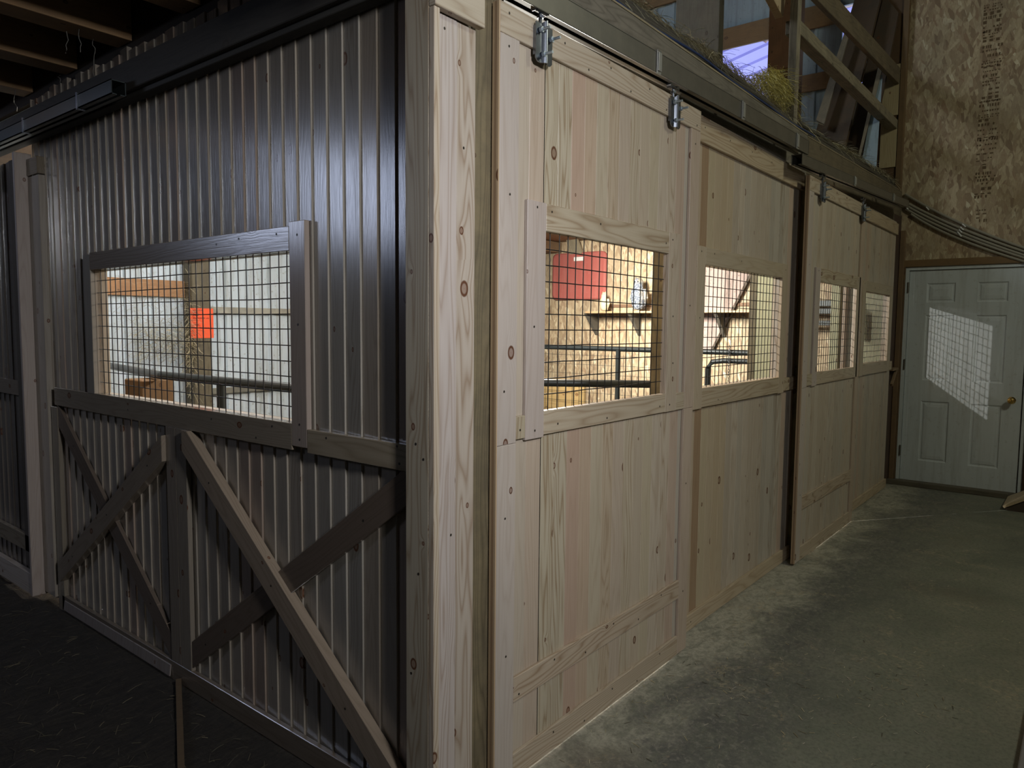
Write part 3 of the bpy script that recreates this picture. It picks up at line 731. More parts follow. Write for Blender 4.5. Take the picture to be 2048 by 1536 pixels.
def track(xa, xb, z0a, z0b, y0, y1, h, label, br):
    t = thing('door_track', ((xa + xb) / 2, (y0 + y1) / 2, z0a), label, 'door track', 'sliding door tracks')
    mb = MB(); dz = z0b - z0a; V = (xb - xa, 0, dz); e = .0035
    for (ya, yb, za, zb) in ((y0, y0 + e, 0, h), (y1 - e, y1, 0, h), (y0, y1, h - e, h), (y0, y0 + .022, 0, e), (y1 - .022, y1, 0, e)):
        mb.frame_box((xa, ya, z0a + za), V, (0, yb - ya, 0), (0, 0, zb - za))
    mb.frame_box((xa + .001, y0 - .0016, z0a + h - .0035), V, (0, .003, 0), (0, 0, .0042))
    mb.build('rail', M['galv'], t, .0012)
    for x in br:
        zz = z0a + dz * (x - xa) / (xb - xa)
        mb = MB(); w = .034
        mb.box(x, x + w, y0 - .005, y0 - .0003, zz - .004, zz + h + .004); mb.box(x, x + w, y0 - .005, y1 + .068, zz + h + .0003, zz + h + .005)
        mb.box(x + .004, x + w - .004, y0 - .010, y0 - .005, zz + .006, zz + h - .004)
        mb.box(x - .055, x + .0, y1 + .061, y1 + .067, zz + h - .002, zz + h + .04)
        mb.tube([(x - .03, y1 + .062, zz + h + .02), (x - .03, y1 + .046, zz + h + .02)], .009, 6)
        mb.build('bracket', M['galv_light'], t, .001)
    return t
track(1.25, 4.55, 2.464, 2.535, 1.400, 1.462, .080, 'long steel box track over the nearest sliding door', (1.46, 2.63, 3.50, 4.32))
track(4.40, 7.42, 2.452, 2.600, 1.388, 1.450, .060, 'lower steel box track over the farther sliding door', (5.55, 6.78))

def HSL(x): return .045 - (x - 1.3) * .006 if x < 4.95 else .023 + (x - 4.95) * .026
def strands(mb, n, pos, L, w, cols, rnd, flat=0.35, dirx=None):
    for _ in range(n):
        p = Vector(pos(rnd)); a = rnd.uniform(0, 2 * math.pi)
        d = Vector((math.cos(a), math.sin(a) * .6, rnd.uniform(-flat, flat)))
        if dirx and rnd.random() < dirx: d = Vector((1, rnd.uniform(-.25, .25), rnd.uniform(-.2, .2)))
        d.normalize(); l = L * rnd.uniform(.4, 1.3); s = d.cross(Vector((rnd.uniform(-1, 1), rnd.uniform(-1, 1), 1))).normalized() * w
        c = rnd.choice(cols); b = rnd.uniform(.6, 1.25); c = (c[0] * b, c[1] * b, c[2] * b, 1)
        pts = [p + d * l * k / 3 + Vector((0, 0, -(l * .35) * (k / 3) ** 2 + 0)) for k in range(4)]
        for q, r in zip(pts[:-1], pts[1:]): mb.face([q - s, q + s, r + s, r - s], None, c)
HC = ((.50, .43, .27), (.62, .55, .36), (.32, .27, .17), (.46, .43, .29))
HG = ((.75, .66, .26), (.85, .77, .36), (.6, .54, .22))
rnd = random.Random(21)
# cables lying on the header timber
for k, (yy, zz, r) in enumerate(((1.556, 2.737, .010), (1.572, 2.762, .011), (1.588, 2.788, .011), (1.604, 2.816, .011), (1.578, 2.737, .010), (1.600, 2.760, .010))):
    mb = MB(); pts = []
    for i in range(26):
        x = 1.3 + i * .26
        sl = HSL(x)
        pts.append((x, yy + .006 * math.sin(i * 1.3 + k), zz + sl + .004 * math.sin(i * .9 + k * 2)))
    mb.tube(pts, r, 8)
    tag(mb.build('cable', M['old_cable']), 'grey sheathed cable in the bundle lying along the header timber under the hay', 'cable', 'cables bundled on the header')
mb = MB(); pts = []
for i in range(30):
    x = 1.6 + i * .12
    pts.append((x, 1.535 + .008 * math.sin(i * .8), 2.778 + .006 * math.sin(i * .5) - (x - 1.3) * .004))
mb.tube(pts, .0055, 8); tag(mb.build('cable', M['blue']), 'blue cable along the top front edge of the grey header timber', 'cable')
# hay on top of the bundle
mb = MB()
def hp(rnd):
    x = rnd.uniform(1.6, 7.8); k = rnd.random()
    sl = HSL(x)
    hump = (.055 + .025 * math.sin(x * 2.1) + .015 * math.sin(x * 5.3)) * (1.15 - .09 * (x - 1.6))
    return (x, 1.595 + k * .13, 2.81 + sl + hump * rnd.random() + .04 * k)
strands(mb, 8500, hp, .10, .0011, HC, rnd, .5, .45)
tag(mb.build('hay', M['hay']), 'matted grey-brown hay draped along the cable bundle over the stalls', 'hay', kind='stuff')
mb = MB(); cpt = survey(1560, 165, y=1.62)
def hq(rnd):
    a = rnd.gauss(0, .30); b = abs(rnd.gauss(0, .5))
    return (cpt.x - .02 + a * .55, 1.60 + rnd.random() * .10, cpt.z - .09 + (.17 * math.exp(-a * a * 3)) * rnd.random())
strands(mb, 1500, hq, .11, .0014, HG, rnd, .5, .5)
tag(mb.build('hay_tuft', M['hay']), 'bright yellow tuft of hay caught against the grey loft post', 'hay', kind='stuff')
# bed of chaff below the strands so the heap reads as solid
mb = MB(); N = 60
prev = None
for i in range(N + 1):
    x = 1.6 + 6.25 * i / N; sl = HSL(x)
    hh = (.055 + .025 * math.sin(x * 2.1) + .012 * math.sin(x * 9)) * (1.15 - .09 * (x - 1.6))
    ring = [(x, 1.622, 2.64), (x, 1.622, 2.83 + sl), (x, 1.65, 2.82 + sl + hh), (x, 1.70, 2.82 + sl + hh * .9), (x, 1.78, 2.64)]
    if prev:
        for k in range(4): mb.face([prev[k], ring[k], ring[k + 1], prev[k + 1]], None, (.16, .13, .075, 1), 0, True)
    prev = ring
tag(mb.build('hay_bed', M['hay'], weld=True), 'compacted hay bed along the loft edge behind the cables', 'hay', kind='stuff')

# conduits crossing the end wall
ends = [((1810, 388), (1925, 448), (2075, 505)), ((1810, 404), (1925, 458), (2075, 512)), ((1812, 411), (1921, 464), (2075, 519)), ((1812, 418), (1919, 470), (2075, 524)), ((1822, 428), (1918, 478), (2075, 531))]
names = ['topmost', 'second', 'third', 'fourth', 'lowest']
for k, e in enumerate(ends):
    mb = MB(); X = ENDX - .022
    P = [survey(px, py, x=X) for px, py in e]
    pts = []
    for i in range(13):
        u = i / 12; q = (1 - u) ** 2 * P[0] + 2 * u * (1 - u) * (2 * P[1] - .5 * P[0] - .5 * P[2]) + u * u * P[2]
        pts.append(q)
    mb.tube(pts, .0115, 8)
    tag(mb.build('conduit', M['conduit']), f'{names[k]} of the five grey cables running down across the strand board above the door', 'cable', 'cables on the end wall')
for px, py in ((1811, 403), (1813, 411), (1814, 416), (1855, 417), (1928, 451), (1924, 457), (1921, 462), (1918, 467), (1920, 470)):
    c = survey(px, py, x=ENDX - .032); mb = MB()
    mb.tube([c + Vector((0, -.012, -.014)), c + Vector((-.006, 0, 0)), c + Vector((0, .012, .014))], .006, 6); mb.tube([c + Vector((.0, .012, .014)), c + Vector((.03, .012, .018))], .004, 6)
    tag(mb.build('cable_clip', M['white_plastic']), 'small white clip holding a cable to the end wall', 'clip', 'white cable clips')

# ------------------------------------------------------------------ white door in the end wall
X = ENDX
t = bpy.data.objects.new('door_1', None); COL.objects.link(t); t.location = (X, .95, 0); tag(t, kind='structure')
dy0, dy1, dz0, dz1 = .492, 1.438, 0.045, 2.068
XD = X + .012
mb = MB()
def door_slab():
    # raised-panel layout: stiles, rails and six sunken fields
    W_ = dy1 - dy0
    cols = [(dy1 - .150 - .235, dy1 - .150), (dy0 + .150, dy0 + .150 + .235)]
    rows = [(dz0 + .20, dz0 + .78), (dz0 + .98, dz0 + 1.60), (dz0 + 1.72, dz0 + 1.90)]
    ys = sorted({dy0, dy1, *[c for a in cols for c in a]}); zs = sorted({dz0, dz1, *[r for a in rows for r in a]})
    for ya, yb in zip(ys[:-1], ys[1:]):
        for za, zb in zip(zs[:-1], zs[1:]):
            cy, cz = (ya + yb) / 2, (za + zb) / 2
            if any(c[0] < cy < c[1] for c in cols) and any(r[0] < cz < r[1] for r in rows):
                def ring(i, d): return [(XD + d, yb - i, za + i), (XD + d, ya + i, za + i), (XD + d, ya + i, zb - i), (XD + d, yb - i, zb - i)]
                lv = [ring(0, 0), ring(.010, .008), ring(.022, .008), ring(.026, .004), ring(.055, .0005)]
                for A, B in zip(lv[:-1], lv[1:]):
                    for k in range(4): mb.face([A[k], A[(k + 1) % 4], B[(k + 1) % 4], B[k]])
                mb.face(lv[-1])
            else: mb.face([(XD, yb, za), (XD, ya, za), (XD, ya, zb), (XD, yb, zb)])
    mb.box(XD + .012, XD + .04, dy0, dy1, dz0, dz1)
    mb.face([(XD, dy0, dz0), (XD, dy0, dz1), (XD + .04, dy0, dz1), (XD + .04, dy0, dz0)])
door_slab(); mb.build('door_slab', M['doorwhite'], t)
mb = MB()
mb.box(X - .004, X + .045, dy1 + .004, dy1 + .034, 0.02, dz1 + .034); mb.box(X - .004, X + .045, dy0 - .038, dy0 - .008, 0.02, dz1 + .034); mb.box(X - .004, X + .045, dy0 - .008, dy1 + .004, dz1 + .004, dz1 + .034)
mb.build('door_frame', M['doorwhite'], t)
mb = MB(); mb.box(X + .046, X + .05, dy0 - .1, dy1 + .1, 0, dz1 + .1); mb.build('backing', M['black'], t)
for zz in (.28, 1.12, 1.86):
    mb = MB(); mb.tube([(X - .006, dy1 + .006, zz), (X - .006, dy1 + .006, zz + .1)], .008, 8); mb.build('hinge', M['galv'], t)
kn = survey(2022, 802, x=X - .05); mb = MB(); prof = [(0.013, .030), (.006, .033), (0, .033), (-.004, .012), (-.028, .011), (-.036, .024), (-.05, .029), (-.064, .024), (-.070, .010), (-.071, .001)]
mb.tube([(XD + d - .002, kn.y, kn.z) for d, r in prof], [r for d, r in prof], 20); k_ = mb.build('door_knob', M['brass'], t); tag(k_, 'round brass knob')
mb = MB(); mb.box(X - .10, X + .04, dy0 - .12, 1.56, 0.001, .045, tint=(.8, .75, .65, .6)); structure('trim_1', mb, M['weathered'], bevel=.003)
mb = MB(); mb.box(X - .02, X - .0005, dy0 - .5, 1.55, dz1 + .036, dz1 + .10, tint=(.8, .72, .55, .5)); mb.box(X - .02, X - .0005, dy1 + .036, 1.485, .05, dz1 + .036, tint=(.6, .55, .5, .5)); mb.box(X - .02, X - .0005, dy0 - .12, dy0 - .042, .05, dz1 + .036, tint=(.25, .2, .18, .5))
structure('trim_2', mb, M['brown'], bevel=.001)
# wedge / ramp board and mat
t = thing('ramp', (7.4, .3, 0), 'small dark wooden ramp with a pale plywood top beside the white door', 'ramp')
mb = MB(); A = [(.525, .012), (.05, .30), (-.45, .30), (-.45, .0), (.50, 0)]
xa, xb = 7.30, 7.75
mb.face([(xa, y, z) for y, z in A]); mb.face([(xb, y, z) for y, z in A][::-1]); mb.face([(xa, y, z) for y, z in ((.525, .012), (.50, 0))] + [(xb, y, z) for y, z in ((.50, 0), (.525, .012))])
mb.build('side_boards', M['dark'], t)
mb = MB(); mb.bar((7.525, .53, .018), (7.525, .05, .309), .47, .02, (0, .5, .85), (1, .9, .7, .3)); mb.build('ramp_board', M['pine'], t)
mb = MB(); mb.box(2.3, 4.3, -.9, .128, .001, .035); tag(mb.build('floor_mat', M['rubber'], bevel=.004), 'grey rubber mat edge on the concrete in the lower right corner', 'mat')
# lath on the straw
p, q = survey(357, 1362, z=.02), survey(363, 1560, z=.02); mb = MB(); q = p + (q - p) * 1.15
mb.bar((p.x, p.y, .018), (q.x, q.y, .018), .022, .012, (0, 0, 1), (.5, .5, .48, .5)); tag(mb.build('lath', M['brown'], bevel=.001), 'narrow wooden lath lying on the straw, pointing at the middle stile', 'lath')

# ------------------------------------------------------------------ loft above the stalls
def slab(name, pts, th, mat, label, cat, group=None, tint=(1, 1, 1, .5), nrm=None):
    """board traced by its corners, given real thickness away from us"""
    P = [Vector(p) for p in pts]; n = (P[1] - P[0]).cross(P[-1] - P[0]).normalized()
    if n.dot(CAM - P[0]) < 0: n = -n
    B = [p - n * th for p in P]; mb = MB(); up = (P[-1] - P[0]).normalized(); sd = up.cross(n).normalized(); r = random.uniform(0, 50)
    uvf = lambda p: ((p - P[0]).dot(sd) + r, (p - P[0]).dot(up) + r)
    mb.face(P, [uvf(p) for p in P], tint); mb.face(B[::-1], [uvf(p) for p in B[::-1]], tint)
    for k in range(len(P)):
        a, b, c, d = P[k], B[k], B[(k + 1) % len(P)], P[(k + 1) % len(P)]
        mb.face([a, b, c, d], [uvf(a), (uvf(a)[0] + th, uvf(a)[1]), (uvf(d)[0] + th, uvf(d)[1]), uvf(d)], tint)
    o = mb.build(name, mat, weld=True)
    return tag(o, label, cat, group)
gz = [(4.55, 4.77, 2.18, 7.0), (3.93, 4.10, 1.7, 2.86), (3.25, 3.42, 1.7, 2.86), (5.22, 5.40, 1.6, 7.0)]
gl = ['upper brown girt across the galvanised gable siding', 'middle brown girt beside the leaning boards', 'lower grey-brown girt just above the hay', 'top girt near the roof on the gable siding']
for (a, b, c, d), l in zip(gz, gl):
    mb = MB(); mb.box(ENDX - .02, ENDX + .010, c, d, a, b, tint=(.85, .8, .65, .5)); tag(mb.build('wall_girt', M['brown'], bevel=.002), l, 'girt', 'girts of the gable')
# lean-to through the loft opening; its purple daylight cast is in the sheet colour
t = thing('lean_to_roof', (10, 4, 4.2), 'ribbed roofing in daylight-tinted lavender seen through the loft opening', 'roof')
mb = MB()
x = 8.05
def zr(x, y): return 5.36 - .22 * (y - 4.05) + .0 * x
while x < 13:
    for (u, v, dz) in ((0, .30, 0), (.30, .32, -.03), (.32, .36, -.03), (.36, .38, 0)):
        za = 0 if u < .31 else -.03
        zz0 = {0: 0, .30: 0, .32: -.03, .36: -.03}[u]; zz1 = {0: 0, .30: -.03, .32: -.03, .36: 0}[u]
        mb.face([(x + u, 1.0, zr(x, 1) + zz0), (x + u, 8, zr(x, 8) + zz0), (x + v, 8, zr(x, 8) + zz1), (x + v, 1.0, zr(x, 1) + zz1)])
    x += .38
mb.build('ribbed_sheet', M['purple'], t)
mb = MB(); mb.box(8.3, 8.36, 1.2, 7, 4.86, 5.0, tint=(1.1, .95, 1.1, .4)); mb.bar((8.3, 3.1, 4.7), (8.9, 2.5, 5.5), .09, .05, (-1, 0, 0), (1.2, .9, 1.0, .4)); mb.box(8.4, 8.44, 1.2, 7, 3.3, 4.05, tint=(1.1, .8, .8, .3)); mb.build('framing', M['pine'], t)
# posts and rails in front of the loft
mb = MB(); mb.box(4.84, 4.90, 1.585, 1.64, 2.635, 4.6, tint=(1.9, 1.8, 1.65, 1)); tag(mb.build('loft_post', M['weathered'], bevel=.006), 'cracked grey upright post at the loft edge beside the hay tuft', 'post')
t = thing('loft_column', (7.8, 2.75, 2.63), 'reddish-brown boxed column at the loft opening, left of the grey upright', 'column')
a = survey(1536, 100, x=7.2).y; b = survey(1590, 100, x=7.2).y
mb = MB(); mb.box(7.2, 7.25, b, a, 3.98, 5.4, tint=(1.0, .78, .7, .4)); mb.build('cover_board', M['brown'], t, .002)
mb = MB(); mb.box(7.251, 7.38, b - .02, a, 2.635, 5.4, tint=(.62, .5, .45, .4)); mb.build('core', M['brown'], t, .002)
a, b = survey(1380, 90, x=6.4).y, survey(1437, 90, x=6.4).y
mb = MB(); mb.box(6.4, 6.5, b, a + .15, 2.635, 5.4, tint=(.95, .95, .9, .5)); tag(mb.build('loft_column', M['weathered'], bevel=.003), 'wide grey loft column left of the lavender opening', 'column')
mb = MB(); mb.bar(survey(1532, -18, y=1.75), survey(1553, 22, y=1.75), .12, .05, (0, -1, 0), (1.1, 1.0, .8, .5)); tag(mb.build('strut', M['pine'], bevel=.002), 'short sawn strut end jutting in at the top over the reddish column', 'strut')
mb = MB(); mb.frame_box((4.90, 1.60, 3.395), (2.94, 0, .02), (0, .085, 0), (0, 0, .085), tint=(1.7, 1.6, 1.4, .9))
tag(mb.build('loft_rail', M['weathered'], bevel=.003), 'lower grey guard rail across the loft, from the upright to the end wall', 'rail', 'guard rails of the loft')
mb = MB(); mb.frame_box((4.90, 1.60, 3.70), (2.94, 0, .13), (0, .04, 0), (0, 0, .15), tint=(1.1, .95, .75, .9))
tag(mb.build('loft_rail', M['weathered'], bevel=.003), 'upper brown guard rail across the loft, from the upright to the end wall', 'rail', 'guard rails of the loft')
for z0, z1, l in ((3.545, 4.02, 'upper pale cleat under the high guard rail on the end wall'), (3.06, 3.50, 'lower pale cleat under the low guard rail on the end wall')):
    mb = MB(); mb.box(7.845, 7.895, 1.60, 1.745, z0, z1, tint=(1.0, .95, .7, .4)); tag(mb.build('cleat', M['pine'], bevel=.002), l, 'board', 'cleats on the end wall')
mb = MB(); mb.box(7.84, 7.899, 1.545, 1.595, 2.72, 6.3, tint=(.75, .7, .6, .4)); tag(mb.build('end_stud', M['brown'], bevel=.002), 'tall brown stud where the strand board wall begins above the stalls', 'post')
mb = MB(); mb.box(7.86, 7.898, 1.596, 1.90, 2.64, 6.3, tint=(.5, .42, .35, .4)); tag(mb.build('end_board', M['brown']), 'dark backing board behind the pale cleats', 'board')
sv = survey
lb = [(sv(1632, 262, x=7.35), sv(1690, 292, x=7.25), sv(1762, -10, x=7.7), sv(1716, -25, x=7.75)),
      (sv(1692, 295, x=7.45), sv(1738, 325, x=7.40), sv(1797, 25, x=7.8), sv(1768, -10, x=7.8))]
slab('leaning_board', lb[0], .03, M['dark'], 'left of the two wide brown sheets leaning in the loft against the gable', 'board', 'sheets leaning in the loft', (1.25, 1.15, .95, .3))
slab('leaning_board', lb[1], .03, M['dark'], 'right of the two wide brown sheets leaning in the loft, next to the cleats', 'board', 'sheets leaning in the loft', (1.05, .95, .8, .3))
slab('leaning_batten', (sv(1632, 240, x=7.2), sv(1648, 248, x=7.2), sv(1700, 62, x=7.45), sv(1692, 55, x=7.45)), .03, M['weathered'], 'thin pale batten on the left edge of the leaning sheets', 'board', None, (1.5, 1.4, 1.3, .4))
slab('leaning_batten', (sv(1712, 330, x=7.25), sv(1716, 332, x=7.25), sv(1765, 135, x=7.5), sv(1757, 130, x=7.5)), .02, M['weathered'], 'slim batten between the leaning sheets and the end wall', 'board', None, (1.3, 1.2, 1.0, .4))
slab('siding_offcut', (sv(1722, 330, x=7.3), sv(1752, 345, x=7.3), sv(1765, 150, x=7.5), sv(1757, 150, x=7.5)), .004, M['siding_dark'], 'bluish steel sheet offcut standing at the right end of the loft', 'metal sheet')

# ------------------------------------------------------------------ inside the stalls
t = thing('treated_post', (3.5, 6.45, 0), 'tall treated post against the pale siding with the orange note pinned on it', 'post', 'treated posts inside')
mb = MB(); mb.box(3.37, 3.545, 6.41, 6.578, 0, 2.60, tint=(.62, .62, .62, .9)); mb.build('post_body', M['treated'], t, .006)
mb = MB(); rnd = random.Random(8)
strands(mb, 500, lambda r: (3.30 + r.random() * .05, 6.36 + r.random() * .04, 1.35 + r.gauss(0, .25)), .10, .0012, HC, rnd, .8)
strands(mb, 500, lambda r: (2.9 + r.random() * .4, 6.47, 1.35 + r.gauss(0, .10)), .14, .0013, HC, rnd, .4)
strands(mb, 220, lambda r: (2.75 + r.random() * .6, 6.47, 1.6 + r.gauss(0, .12)), .12, .001, HC, rnd, .6)
tag(mb.build('hay_wisps', M['hay']), 'hay wisps clinging to the pale siding left of the post', 'hay', kind='stuff')
# orange note
t = thing('paper_note', (3.56, 6.4, 1.5), 'bright orange paper note with dark handwriting on the post seen through the wide window', 'note')
a, b = sv(380, 616, y=6.40), sv(428, 676, y=6.40); mb = MB()
mb.frame_box((a.x, 6.403, b.z), (b.x - a.x, 0, 0), (0, .002, 0), (0, 0, a.z - b.z)); mb.build('sheet', M['orange'], t)
mb = MB(); rnd = random.Random(4); w = b.x - a.x; h = a.z - b.z
for (row, u0, u1) in ((.07, .12, .55), (.13, .15, .3), (.20, .12, .28), (.24, .14, .32), (.33, .12, .62), (.33, .68, .8), (.55, .1, .36), (.66, .12, .3), (.66, .42, .52), (.66, .58, .8)):
    u = u0
    while u < u1:
        zc = a.z - h * row; x = a.x + w * u; q = h * .02
        mb.box(x, x + w * .013, 6.401, 6.4028, zc - q * rnd.uniform(.4, 1.2), zc + q * rnd.uniform(.4, 1.4)); mb.box(x, x + w * .03, 6.401, 6.4028, zc - q * .3, zc)
        u += .035
mb.box(a.x + w * .1, a.x + w * .42, 6.401, 6.4028, a.z - h * .59, a.z - h * .583)
mb.build('handwriting', M['ink'], t)
for (x0, x1, z0, z1, mt, tn, l) in ((1.9, 3.369, 1.737, 1.885, 'brown', (1.7, 1.35, 1.1, .5), 'orange-brown girt on the pale siding left of the post'),
                                    (3.546, 7.8, 1.60, 1.66, 'weathered', (2.6, 2.8, 2.9, .2), 'pale girt on the siding right of the post'),
                                    (3.546, 7.8, .83, .885, 'weathered', (1.4, 1.5, 1.5, .3), 'lower grey girt on the siding right of the post')):
    mb = MB(); mb.box(x0, x1, YB - .06, YB - .021, z0, z1, tint=tn); tag(mb.build('wall_girt', M[mt], bevel=.002), l, 'girt', 'girts on the back siding')
def pipe_gate(name, tubes, label, legs=()):
    t = thing(name, tubes[0][0][0], label, 'pipe rail', 'pipe rails inside the stalls')
    for pts, r in tubes: mb = MB(); mb.tube(pts, r, 14); mb.build('pipe', M['pipe'], t)
    for (x, y, z, r) in legs: mb = MB(); mb.tube([(x, y, 0), (x, y, z)], r, 14); mb.build('leg', M['pipe'], t)
    return t
pipe_gate('pipe_rail', [([(2.08, 1.75, 1.195), (2.075, 3.0, 1.195), (2.05, 4.28, 1.195), (2.12, 4.7, 1.195), (2.42, 6.4, 1.195)], .024)], 'dark pipe rail passing behind the wide left window', ((2.07, 3.66, 1.19, .022), (2.09, 2.0, 1.19, .022)))
mb = MB(); mb.box(1.96, 2.15, 4.34, 4.56, 0, 1.165, tint=(.9, .75, .55, .8)); tag(mb.build('wooden_block_post', M['brown'], bevel=.006), 'thick square wooden post carrying the pipe rail behind the wide window', 'post')
mb = MB(); mb.box(1.75, 1.80, 4.6, 6.3, 0, 1.08, tint=(1.2, 1, .7, .8)); tag(mb.build('feed_board', M['brown'], bevel=.004), 'brown board low behind the wide window, left of the thick post', 'board')
pipe_gate('pipe_rail', [([(5.2, 1.93, 1.27), (5.2, 1.895, 1.30), (5.2, 1.93, 1.325), (5.2, 2.4, 1.325), (5.2, 3.4, 1.325), (5.2, 4.9, 1.325)], .021),
                        ([(5.2, 1.90, 1.262), (5.2, 2.15, 1.262), (5.2, 2.24, 1.25), (5.2, 2.275, 1.20), (5.2, 2.28, .0)], .020),
                        ([(5.2, 1.90, 1.30), (5.2, 1.90, .0)], .020)], 'grey pipe panel with rounded corners across the middle of the stalls', ((5.2, 3.05, 1.32, .020),))
pipe_gate('pipe_rail', [([(3.80, 1.97, 1.175), (3.39, 2.49, 1.178), (2.75, 3.3, 1.18)], .022), ([(3.85, 2.9, 1.20), (3.75, 2.86, 1.215), (3.85, 3.3, 1.2)], .016)], 'thick black pipe rail low in the nearest square window', ((3.30, 2.56, 1.17, .034),))
mb = MB(); cpt = sv(1458, 700, x=5.16)
for k in range(13):
    z = cpt.z - k * .0215 + .02; ring = []
    for q in range(9):
        an = 2 * math.pi * q / 8; u = .006 * math.cos(an); v = .013 * math.sin(an)
        ring.append((5.165 + (u if k % 2 else 0), cpt.y + (0 if k % 2 else u), z + v))
    mb.tube(ring, .0022, 5, cap=False)
tag(mb.build('chain', M['zinc']), 'thin hanging chain on the pipe panel behind the second window', 'chain')
pl = ['treated jamb post inside beside the nearest window', 'pale green jamb post inside at the right of the second window', 'pale green jamb post inside the farther sliding door window', 'pale jamb board inside the last window']
for k, (x, y0, y1, m) in enumerate(((3.25, 1.655, 1.725, 'treated'), (4.72, 1.62, 1.745, 'pale_treated'), (5.98, 1.56, 1.625, 'pale_treated'), (7.62, 1.60, 1.76, 'pale_treated'))):
    mb = MB(); mb.box(x, x + .13, y0, y1, 0, 2.59, tint=(1, 1, 1, .6) if k else (1.9, 1.9, 1.7, .7)); tag(mb.build('treated_post', M[m], bevel=.004), pl[k], 'post', 'jamb posts inside')
mb = MB(); mb.box(4.74, 4.86, 1.75, 1.80, 0, 2.59, tint=(.55, .55, .5, .6)); tag(mb.build('treated_post', M['treated'], bevel=.004), 'narrow dark post edge inside, left of the pale green post in the second window', 'post', 'jamb posts inside')
# shelf with the bird figures, the red lid, wire, boards
XW = ENDX
a, b = sv(1172, 620, x=7.6), sv(1304, 620, x=7.6)
ys, ye = 2.85, a.y
t = thing('shelf', (7.75, 4, 1.68), 'long rough wooden shelf on brackets on the strand board behind the square windows', 'shelf')
mb = MB(); mb.box(7.58, 7.895, ys, ye, 1.672, 1.694, tint=(1.0, .8, .55, .6)); mb.build('shelf_board', M['pine'], t, .002)
mb = MB(); mb.box(7.875, 7.895, ys, ye - .1, 1.75, 1.785, tint=(.7, .6, .6, .6)); mb.build('back_strip', M['brown'], t, .002)
for yy in (3.25, 4.32, 4.93):
    mb = MB(); mb.face([(7.62, yy, 1.671), (7.895, yy, 1.671), (7.895, yy, 1.40)]); mb.face([(7.62, yy + .04, 1.671), (7.895, yy + .04, 1.40), (7.895, yy + .04, 1.671)]); mb.face([(7.62, yy, 1.671), (7.895, yy, 1.40), (7.895, yy + .04, 1.40), (7.62, yy + .04, 1.671)])
    mb.build('bracket', M['weathered'], t)
def bird(name, x, y, z, h, body, head, label, yaw=0):
    """upright perched bird figure: one continuous revolved body, ears, beak, eyes and feet"""
    t = thing(name, (x, y, z), label, 'bird figurine', 'figurines on the shelf')
    prof = [(0, .10), (.03, .30), (.12, .40), (.28, .46), (.45, .45), (.60, .38), (.70, .345), (.76, .325), (.84, .335), (.92, .29), (.98, .17), (1.0, .02)]
    mb = MB(); seg = 20; rings = []
    for (u, r) in prof:
        lean = -.05 * math.sin(u * 3)
        rings.append([Vector((x + (lean + r * .42 * math.cos(2 * math.pi * k / seg)) * h, y + r * .46 * math.sin(2 * math.pi * k / seg) * h, z + .04 * h + u * h * .96)) for k in range(seg)])
    for A, B in zip(rings[:-1], rings[1:]):
        for k in range(seg): mb.face([A[k], A[(k + 1) % seg], B[(k + 1) % seg], B[k]], None, WHITE, 0, True)
    mb.face(rings[0][::-1], None); mb.build('body', body, t, weld=True)
    for s in (-1, 1):
        mb = MB(); mb.tube([(x - .04 * h, y + s * .07 * h, z + .95 * h), (x - .03 * h, y + s * .09 * h, z + 1.04 * h)], [.03 * h, .003 * h], 8); mb.build('ear', body, t)
        mb = MB(); mb.tube([(x - .135 * h, y + s * .05 * h, z + .87 * h), (x - .155 * h, y + s * .05 * h, z + .87 * h)], .022 * h, 10); mb.build('eye', M['black'], t)
        mb = MB(); mb.tube([(x + .02 * h, y + s * .2 * h, z + .66 * h), (x + .03 * h, y + s * .235 * h, z + .4 * h), (x + .1 * h, y + s * .12 * h, z + .08 * h)], [.05 * h, .07 * h, .02 * h], 10); mb.build('wing', body, t)
        mb = MB(); mb.tube([(x - .05 * h, y + s * .08 * h, z + .08 * h), (x - .06 * h, y + s * .08 * h, z + .012 * h), (x - .15 * h, y + s * .09 * h, z + .012 * h)], .014 * h, 8); mb.build('foot', M['cream'], t)
    mb = MB(); mb.tube([(x - .13 * h, y, z + .83 * h), (x - .18 * h, y, z + .79 * h)], [.025 * h, .004 * h], 8); mb.build('beak', head, t)
    return t
a = sv(1277, 600, x=7.68); bird('bird_figurine', 7.68, a.y, 1.694, .39, M['feather'], M['cream'], 'larger grey speckled bird figurine standing upright near the post end of the shelf')
a = sv(1209, 600, x=7.70); bird('bird_figurine', 7.70, a.y, 1.694, .235, M['cream'], M['cream'], 'smaller cream bird figurine on the shelf below the red lid')
# red lid: rounded rectangular tray
a, b = sv(1104, 508, x=7.84), sv(1209, 598, x=7.84)
def rrect(y0, y1, z0, z1, r, x, n=6):
    pts = []
    for cy, cz, s in ((y0 + r, z0 + r, 180), (y1 - r, z0 + r, 270), (y1 - r, z1 - r, 0), (y0 + r, z1 - r, 90)):
        for k in range(n + 1):
            an = math.radians(s + 90 * k / n); pts.append(Vector((x, cy + r * math.cos(an), cz + r * math.sin(an))))
    return pts
mb = MB(); L0 = rrect(b.y, a.y, b.z, a.z, .07, 7.895); L1 = rrect(b.y, a.y, b.z, a.z, .07, 7.855); L2 = rrect(b.y + .025, a.y - .025, b.z + .025, a.z - .025, .06, 7.845); L3 = rrect(b.y + .04, a.y - .04, b.z + .04, a.z - .04, .05, 7.85)
for A, B in ((L0, L1), (L1, L2), (L2, L3)):
    for k in range(len(A)): mb.face([A[k], A[(k + 1) % len(A)], B[(k + 1) % len(A)], B[k]], None, WHITE, 0, True)
mb.face(L3)
